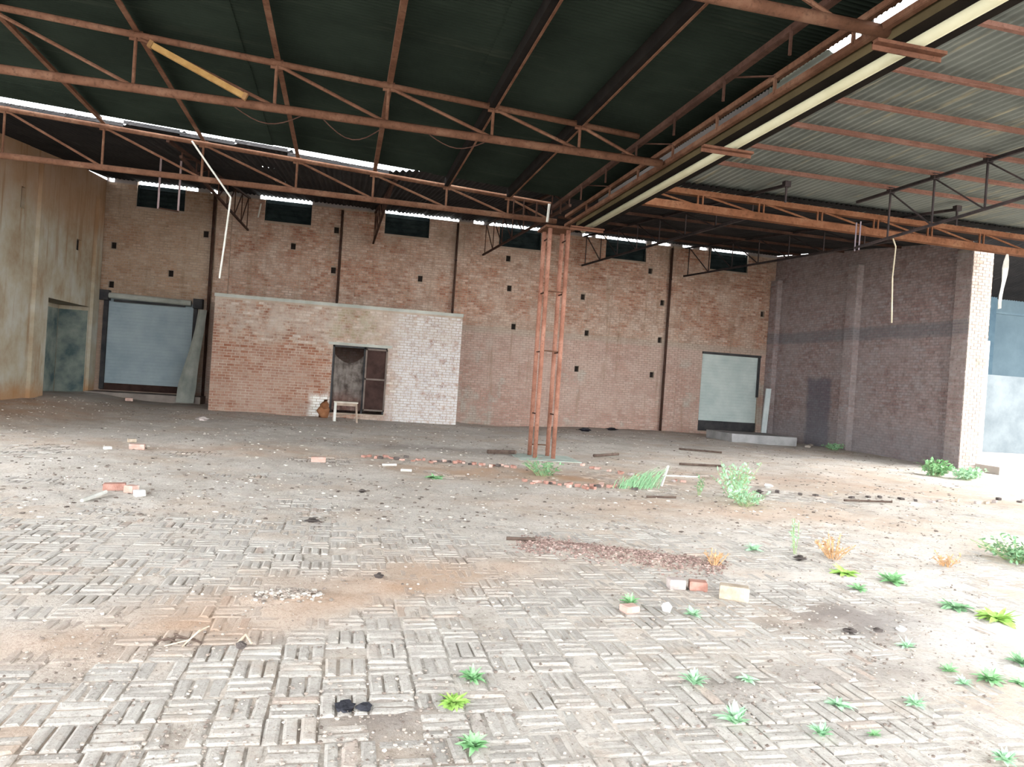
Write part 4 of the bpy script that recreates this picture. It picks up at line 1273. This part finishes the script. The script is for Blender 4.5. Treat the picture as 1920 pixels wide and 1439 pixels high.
def bush(name, label, x, y, h, spread, n, kind, mat_stem, cat='bush', lean=(0, 0), leaf=0.05, group=None):
    """stems that fork from the ground with small leaves along them"""
    z0 = surf(x, y)
    t = thing(name, label, cat, (x, y, z0), group)
    st_, lf = MB(), MB()
    for i in range(n):
        a = random.uniform(0, 2 * math.pi)
        rr = spread * math.sqrt(random.random())
        top = Vector((x + math.cos(a) * rr + lean[0] * h, y + math.sin(a) * rr + lean[1] * h, z0 + h * random.uniform(0.45, 1.0)))
        base = Vector((x + math.cos(a) * rr * 0.25, y + math.sin(a) * rr * 0.25, z0 - 0.01))
        mid = (base + top) / 2 + Vector((random.uniform(-.03, .03), random.uniform(-.03, .03), 0.06 * h))
        st_.path([base, mid, top], 0.004, 4)
        for q in range(9):
            t_ = 0.25 + 0.75 * q / 8
            p = base.lerp(mid, t_ * 2) if t_ < 0.5 else mid.lerp(top, t_ * 2 - 1)
            d = Vector((random.gauss(0, 1), random.gauss(0, 1), random.gauss(0.3, .6))).normalized()
            s = d.cross(Vector((random.random(), random.random(), 1))).normalized()
            L_ = leaf * random.uniform(0.7, 1.3)
            lf.quad(p, p + d * L_ * .5 + s * L_ * .28, p + d * L_, p + d * L_ * .5 - s * L_ * .28)
    st_.build('stems', mat_stem, t)
    tag(lf.build('foliage', kind, t), kind='stuff')
    return t
M_stem = plain('green_stem', (120, 140, 96), (150, 164, 120), 10, bump=0)
M_drystem = plain('dry_stem', (170, 130, 92), (196, 160, 120), 10, bump=0)
bush('tall_weed', 'tall thin pale weed left of the dry orange tuft', 5.02, 7.15, 0.42, 0.10, 6, M_leaf2, M_stem, 'weed', leaf=0.04)
bush('dry_tuft', 'dry orange tuft of dead weed, largest of the dry ones', 5.35, 6.95, 0.26, 0.24, 26, M_dry, M_drystem, 'dry weed', leaf=0.035)
bush('dry_tuft', 'small dry orange tuft right of the largest dry tuft', 6.58, 6.69, 0.16, 0.14, 14, M_dry, M_drystem, 'dry weed', leaf=0.035)
bush('dry_tuft', 'dead brown tuft at the right end of the gravel ridge', 3.70, 6.55, 0.18, 0.13, 16, M_dry, M_drystem, 'dry weed', leaf=0.03)
bush('weed_clump', 'dense green clump at the right edge beyond the dry tufts', 7.85, 6.95, 0.24, 0.55, 60, M_dull, M_stem, 'weed', leaf=0.06)
bush('shrub', 'leafy pale green shrub right of the leaning grass clump', 6.35, 10.75, 0.62, 0.42, 34, M_leaf2, M_stem, 'shrub', lean=(0.15, 0.3), leaf=0.075)
bush('shrub', 'low pale green shrub in front of the leafy shrub', 6.12, 10.05, 0.28, 0.32, 26, M_leaf2, M_stem, 'shrub', leaf=0.07)
bush('tall_weed', 'sparse grey green stem left of the leafy shrub', 5.85, 11.0, 0.42, 0.12, 5, M_dull, M_stem, 'weed', leaf=0.06)
bush('weed_clump', 'dull green weeds at the foot of the lattice column', 3.62, 12.6, 0.26, 0.42, 26, M_dull, M_stem, 'weed', leaf=0.07)
bush('weed_clump', 'bright green weeds at the left foot of the pier', 14.95, 15.75, 0.42, 0.40, 46, M_leaf, M_stem, 'weed', leaf=0.11)
bush('weed_clump', 'bright green weeds in front of the pier foot', 15.35, 15.25, 0.28, 0.36, 34, M_leaf2, M_stem, 'weed', leaf=0.10)
bush('weed_clump', 'pale green weeds right of the pier foot along the slab', 16.0, 15.6, 0.24, 0.30, 24, M_leaf2, M_stem, 'weed', leaf=0.09)
bush('weed_clump', 'dim green weeds at the foot of the dark right wall', 16.9, 22.3, 0.22, 0.35, 20, M_dull, M_stem, 'weed', leaf=0.10)
# long grass that leans to the right
gr = thing('grass_clump', 'long green grass clump leaning right, right of the column', 'grass', (4.95, 11.6, surf(4.95, 11.6)))
mb = MB()
for i in range(130):
    t = random.random()
    x, y = 4.65 + 0.75 * t + random.gauss(0, 0.06), 11.45 + 0.35 * t + random.gauss(0, 0.09)
    z = surf(x, y)
    h = random.uniform(0.10, 0.24) + 0.16 * t
    dx = 0.10 + 0.28 * t + random.gauss(0, 0.05)
    dy = 0.12 * t + random.gauss(0, 0.04)
    w = 0.007
    p0, p1, p2 = Vector((x, y, z)), Vector((x + dx * .4, y + dy * .4, z + h * .7)), Vector((x + dx, y + dy, z + h))
    mb.quad(p0 - Vector((w, 0, 0)), p0 + Vector((w, 0, 0)), p1 + Vector((w * .8, 0, 0)), p1 - Vector((w * .8, 0, 0)))
    mb.quad(p1 - Vector((w * .8, 0, 0)), p1 + Vector((w * .8, 0, 0)), p2, p2)
mb2 = mb
tag(mb2.build('blades', M_dull, gr), kind='stuff')
mb = MB(); mb.bar((5.62, 11.95, surf(5.62, 11.95)), (5.75, 12.0, surf(5.6, 12) + 0.36), 0.035, 0.03)
tag(mb.build('white_stick', M_white), 'white stick poking up at the tip of the leaning grass', 'stick')

# ------------------------------------------------------------------ loose bricks, stones, sticks
def loose_mat(name, a, b):
    return plain(name, a, b, 9.0, 0.92, bump=0.4)
M_lb = {'red': loose_mat('loose_red_brick', (142, 102, 90), (166, 130, 118)), 'buff': loose_mat('loose_buff_brick', (146, 132, 116), (178, 164, 148)), 'grey': loose_mat('loose_grey_brick', (140, 130, 126), (172, 160, 154)), 'pink': loose_mat('loose_pink_brick', (164, 132, 120), (182, 156, 146)),
        'white': loose_mat('pale_stone', (196, 194, 190), (220, 218, 214)), 'dark': loose_mat('dark_stone', (66, 60, 58), (98, 90, 86)), 'burnt': loose_mat('charred_lump', (34, 34, 38), (66, 66, 72))}
def loose_brick(x, y, rot, mat, label, dims=(0.23, 0.11, 0.075), tilt=0.0, name='loose_brick', cat='brick', group=None):
    mb = MB()
    bm_ = MB()
    a, b, c = dims
    ins = 0.007
    z = surf(x, y)
    ca, sa = math.cos(rot), math.sin(rot)
    def ring(hx, hy, zz):
        out = []
        for sx_, sy_ in ((-1, -1), (1, -1), (1, 1), (-1, 1)):
            px, py = sx_ * hx + random.uniform(-.004, .004), sy_ * hy + random.uniform(-.004, .004)
            out.append((x + px * ca - py * sa, y + px * sa + py * ca, z + zz + px * tilt))
        return out
    R_ = [ring(a / 2 - ins, b / 2 - ins, -0.004), ring(a / 2, b / 2, ins), ring(a / 2, b / 2, c - ins), ring(a / 2 - ins, b / 2 - ins, c)]
    mb.quad(*reversed(R_[0])); mb.quad(*R_[3])
    for p, q in zip(R_[:-1], R_[1:]):
        for i in range(4):
            k = (i + 1) % 4
            mb.quad(p[i], p[k], q[k], q[i])
    return tag(mb.build(name, M_lb[mat]), label, cat, group)
loose_brick(3.31, 5.50, -0.50, 'buff', 'buff brick on its edge with a bright right end, on the paving', (0.235, 0.115, 0.115))
loose_brick(2.93, 5.80, -0.15, 'grey', 'worn grey brick left of the broken red brick', (0.14, 0.11, 0.085))
loose_brick(3.12, 5.77, -0.35, 'red', 'broken red brick between the worn grey brick and the buff brick', (0.15, 0.11, 0.075))
loose_brick(2.25, 5.19, 0.25, 'pink', 'small pinkish brick bit half sunk in paving left of the pale stone', (0.12, 0.10, 0.05), name='brick_fragment')
loose_brick(-2.56, 9.66, 0.2, 'red', 'red brick lying on the grey dust, dark end to the left', (0.24, 0.12, 0.08))
loose_brick(-2.33, 9.50, -0.5, 'pink', 'pinkish half brick against the right end of the red brick', (0.12, 0.11, 0.09), name='brick_fragment')
loose_brick(-2.20, 9.32, 0.6, 'white', 'white block right of the pinkish half brick', (0.11, 0.09, 0.07), name='white_block', cat='block')
loose_brick(-3.33, 13.77, 0.1, 'pink', 'orange pink brick lying in the far left dust', (0.24, 0.12, 0.09))
loose_brick(-3.72, 13.5, 0.9, 'white', 'small pale chip left of the orange pink brick', (0.10, 0.08, 0.05), name='stone_chip', cat='stone')
loose_brick(-0.28, 13.2, 0.05, 'pink', 'pale pink brick lying alone on the dust left of the rubble row', (0.24, 0.12, 0.09))
loose_brick(-3.7, 14.9, 0.4, 'buff', 'pale buff brick bit behind the orange pink brick', (0.14, 0.10, 0.06), name='brick_fragment')
loose_brick(-6.6, 25.9, 0.3, 'pink', 'pink brick bit on the ground before the left shutter ledge', (0.22, 0.12, 0.10), name='brick_fragment')
def lump(x, y, r, mat, label, squash=0.7, name='stone', cat='stone', group=None, n=8):
    mb = MB(); mb.stone((x, y, surf(x, y) - 0.1 * r), r, squash=squash, n=n)
    return tag(mb.build(name, M_lb[mat]), label, cat, group)
lump(2.56, 5.20, 0.048, 'white', 'pale grey stone right of the sunken brick bit', 1.0)
lump(-0.20, 8.17, 0.09, 'dark', 'flat dark lump on bare paving in the middle distance', 0.35, 'dark_lump', 'lump')
lump(0.41, 6.02, 0.04, 'dark', 'small black lump on the brown dust band', 0.7, 'dark_lump', 'lump')
lump(0.39, 10.10, 0.055, 'dark', 'dark chip on the grey dust far left of the column', 0.6, 'dark_lump', 'lump')
lump(0.13, 3.71, 0.055, 'burnt', 'charred blue black lump in the gravelly foreground, left one', 0.5, 'charred_lump', 'lump')
lump(0.22, 3.70, 0.045, 'burnt', 'charred blue black lump touching the right side of the left one', 0.5, 'charred_lump', 'lump')
lump(3.81, 4.70, 0.055, 'dark', 'dark stone in the soil patch, largest of a row of three', 0.5)
lump(4.06, 4.72, 0.04, 'dark', 'dark stone in the soil patch, middle of a row of three', 0.5)
lump(4.29, 4.74, 0.042, 'white', 'white stone in the soil patch, right end of a row of three', 0.6)
lump(-0.47, 4.55, 0.036, 'dark', 'dark lump at the right end of the twigs', 0.7, 'dark_lump', 'lump')
lump(4.88, 6.86, 0.075, 'dark', 'dark grey stone at the foot of the thin pale weed', 0.5)
lump(7.95, 12.3, 0.10, 'white', 'pale lump on the dust right of the leafy shrub', 0.6)
lump(7.30, 11.56, 0.09, 'dark', 'dark lump left of the pale lump beyond the shrub', 0.6, 'dark_lump', 'lump')
lump(-3.4, 20.3, 0.16, 'grey', 'grey stone on the dust before the brick room', 0.5)
def stick(pts, r, mat, label, name='stick', group=None):
    P_ = [(x, y, surf(x, y) + r * 0.8 + h) for x, y, h in pts]
    mb = MB(); mb.path(P_, r, 6)
    return tag(mb.build(name, mat), label, 'stick', group)
M_twig = plain('bleached_twig', (150, 136, 120), (184, 170, 152), 8)
M_dtwig = plain('dark_twig', (70, 58, 52), (96, 82, 74), 8)
stick([(-2.66, 8.85, 0), (-2.55, 9.3, 0.02)], 0.022, M_white, 'short white stick left of the red brick on grey dust')
stick([(0.80, 12.83, 0), (1.05, 12.85, 0.01)], 0.022, M_white, 'white stick on the dust left of the column, farther of two')
stick([(1.08, 12.28, 0), (1.25, 12.22, 0.02)], 0.024, M_white, 'white stick on the dust left of the column, nearer of two')
stick([(6.25, 13.25, 0), (7.06, 13.35, 0.0)], 0.018, M_white, 'long white stick right of the leaning grass')
stick([(8.6, 11.0, 0), (9.4, 10.8, 0.02)], 0.018, M_dtwig, 'dark stick on the bright dust toward the right')
stick([(9.6, 19.4, 0), (10.5, 18.6, 0.04)], 0.03, M_dtwig, 'dark bent stick on the floor well right of the column')
stick([(5.9, 16.3, 0), (6.6, 16.5, 0.05)], 0.035, M_dtwig, 'dark piece of wood just behind the column on its right')
stick([(7.7, 15.5, 0), (8.6, 15.2, 0.02)], 0.03, M_dtwig, 'dark stick right of the column foot')
stick([(3.25, 15.75, 0.0), (3.75, 15.25, 0.06)], 0.05, M_dtwig, 'black flake of wood against the left of the column pad')
stick([(4.75, 10.6, 0), (5.2, 10.5, 0.02)], 0.02, M_dtwig, 'dark stick on the dust in front of the leaning grass')
stick([(1.80, 7.46, 0), (2.10, 7.40, 0.01)], 0.02, M_dtwig, 'dark stick at the left end of the gravel ridge')
tw = [[(-0.98, 4.66, 0), (-0.86, 4.60, 0.03), (-0.70, 4.70, 0.0)], [(-0.94, 4.52, 0), (-0.74, 4.58, 0.02), (-0.64, 4.78, 0.05)], [(-0.90, 4.75, 0.02), (-0.80, 4.62, 0.03), (-0.62, 4.60, 0)], [(-0.78, 4.50, 0), (-0.66, 4.66, 0.06), (-0.60, 4.82, 0.05)], [(-1.02, 4.60, 0.01), (-0.92, 4.55, 0.04), (-0.82, 4.58, 0)]]
for k, t in enumerate(tw):
    t = [(-0.82 + (a + 0.82) * 0.62, 4.65 + (b - 4.65) * 0.62, c) for a, b, c in t]
    stick(t, 0.005, M_twig if k % 2 else M_dtwig, ('dark twig lying longest across the twig heap', 'bleached twig rising to the right of the twig heap', 'dark twig crossing the back of the twig heap', 'bleached forked twig at the right of the twig heap', 'dark short twig at the left end of the twig heap')[k], 'twig', 'heap of dry twigs')
stick([(-0.50, 4.56, 0.0), (-0.45, 4.60, 0.05), (-0.41, 4.54, 0.02)], 0.008, M_twig, 'curled bleached root right of the twig heap')
# black litter by the back wall
for x, y, r, lb in ((8.9, 25.7, 0.26, 'black heap of ash at the back wall, left of two'), (10.3, 26.6, 0.24, 'black heap of ash at the back wall, right of two')):
    lump(x, y, r, 'burnt', lb, 0.35, 'ash_heap', 'ash', n=11)
# rubble edging that marks the old trench on the column line
ORD = ['first', 'second', 'third', 'fourth', 'fifth', 'sixth', 'seventh', 'eighth', 'ninth', 'tenth', 'eleventh', 'twelfth', 'thirteenth', 'fourteenth', 'fifteenth', 'sixteenth', 'seventeenth', 'eighteenth', 'nineteenth', 'twentieth',
       'twenty-first', 'twenty-second', 'twenty-third', 'twenty-fourth', 'twenty-fifth', 'twenty-sixth', 'twenty-seventh', 'twenty-eighth', 'twenty-ninth', 'thirtieth']
TONE = {'red': 'reddish', 'pink': 'pale pink', 'dark': 'dark', 'grey': 'grey', 'buff': 'buff'}
def fragment_row(pts, n, group, lab, mats):
    for k in range(n):
        t = (k + 0.5 + random.uniform(-.2, .2)) / n
        a = t * (len(pts) - 1)
        i = min(int(max(a, 0)), len(pts) - 2)
        f = a - i
        x = pts[i][0] + (pts[i + 1][0] - pts[i][0]) * f
        y = pts[i][1] + (pts[i + 1][1] - pts[i][1]) * f + random.gauss(0, 0.14)
        mt_ = random.choice(mats)
        loose_brick(x, y, random.uniform(0, 3.1), mt_, '%s %s %s' % (ORD[k], TONE[mt_], lab), (random.uniform(.06, .12), random.uniform(.05, .08), random.uniform(.03, .055)), random.uniform(-.15, .15), 'brick_fragment', 'brick', group)
fragment_row([(0.5, 14.3), (2.0, 13.9), (3.3, 13.3)], 30, 'brick rubble left of the column', 'brick bit from the left in the rubble row left of the column', ('red', 'red', 'pink', 'dark'))
fragment_row([(3.0, 11.5), (4.0, 11.4), (4.9, 11.6)], 26, 'brick rubble in front of the column', 'brick bit from the left in the rubble row before the column', ('red', 'pink', 'red', 'dark'))
fragment_row([(4.9, 14.2), (5.6, 13.2), (6.4, 12.4)], 16, 'brick rubble right of the column', 'brick bit from the column in the rubble row running right', ('red', 'grey', 'pink'))
fragment_row([(7.6, 11.6), (10.5, 11.3), (13.5, 11.8)], 18, 'chips on the bright floor', 'chip from the left in the faint row across the bright floor', ('grey', 'dark', 'buff'))
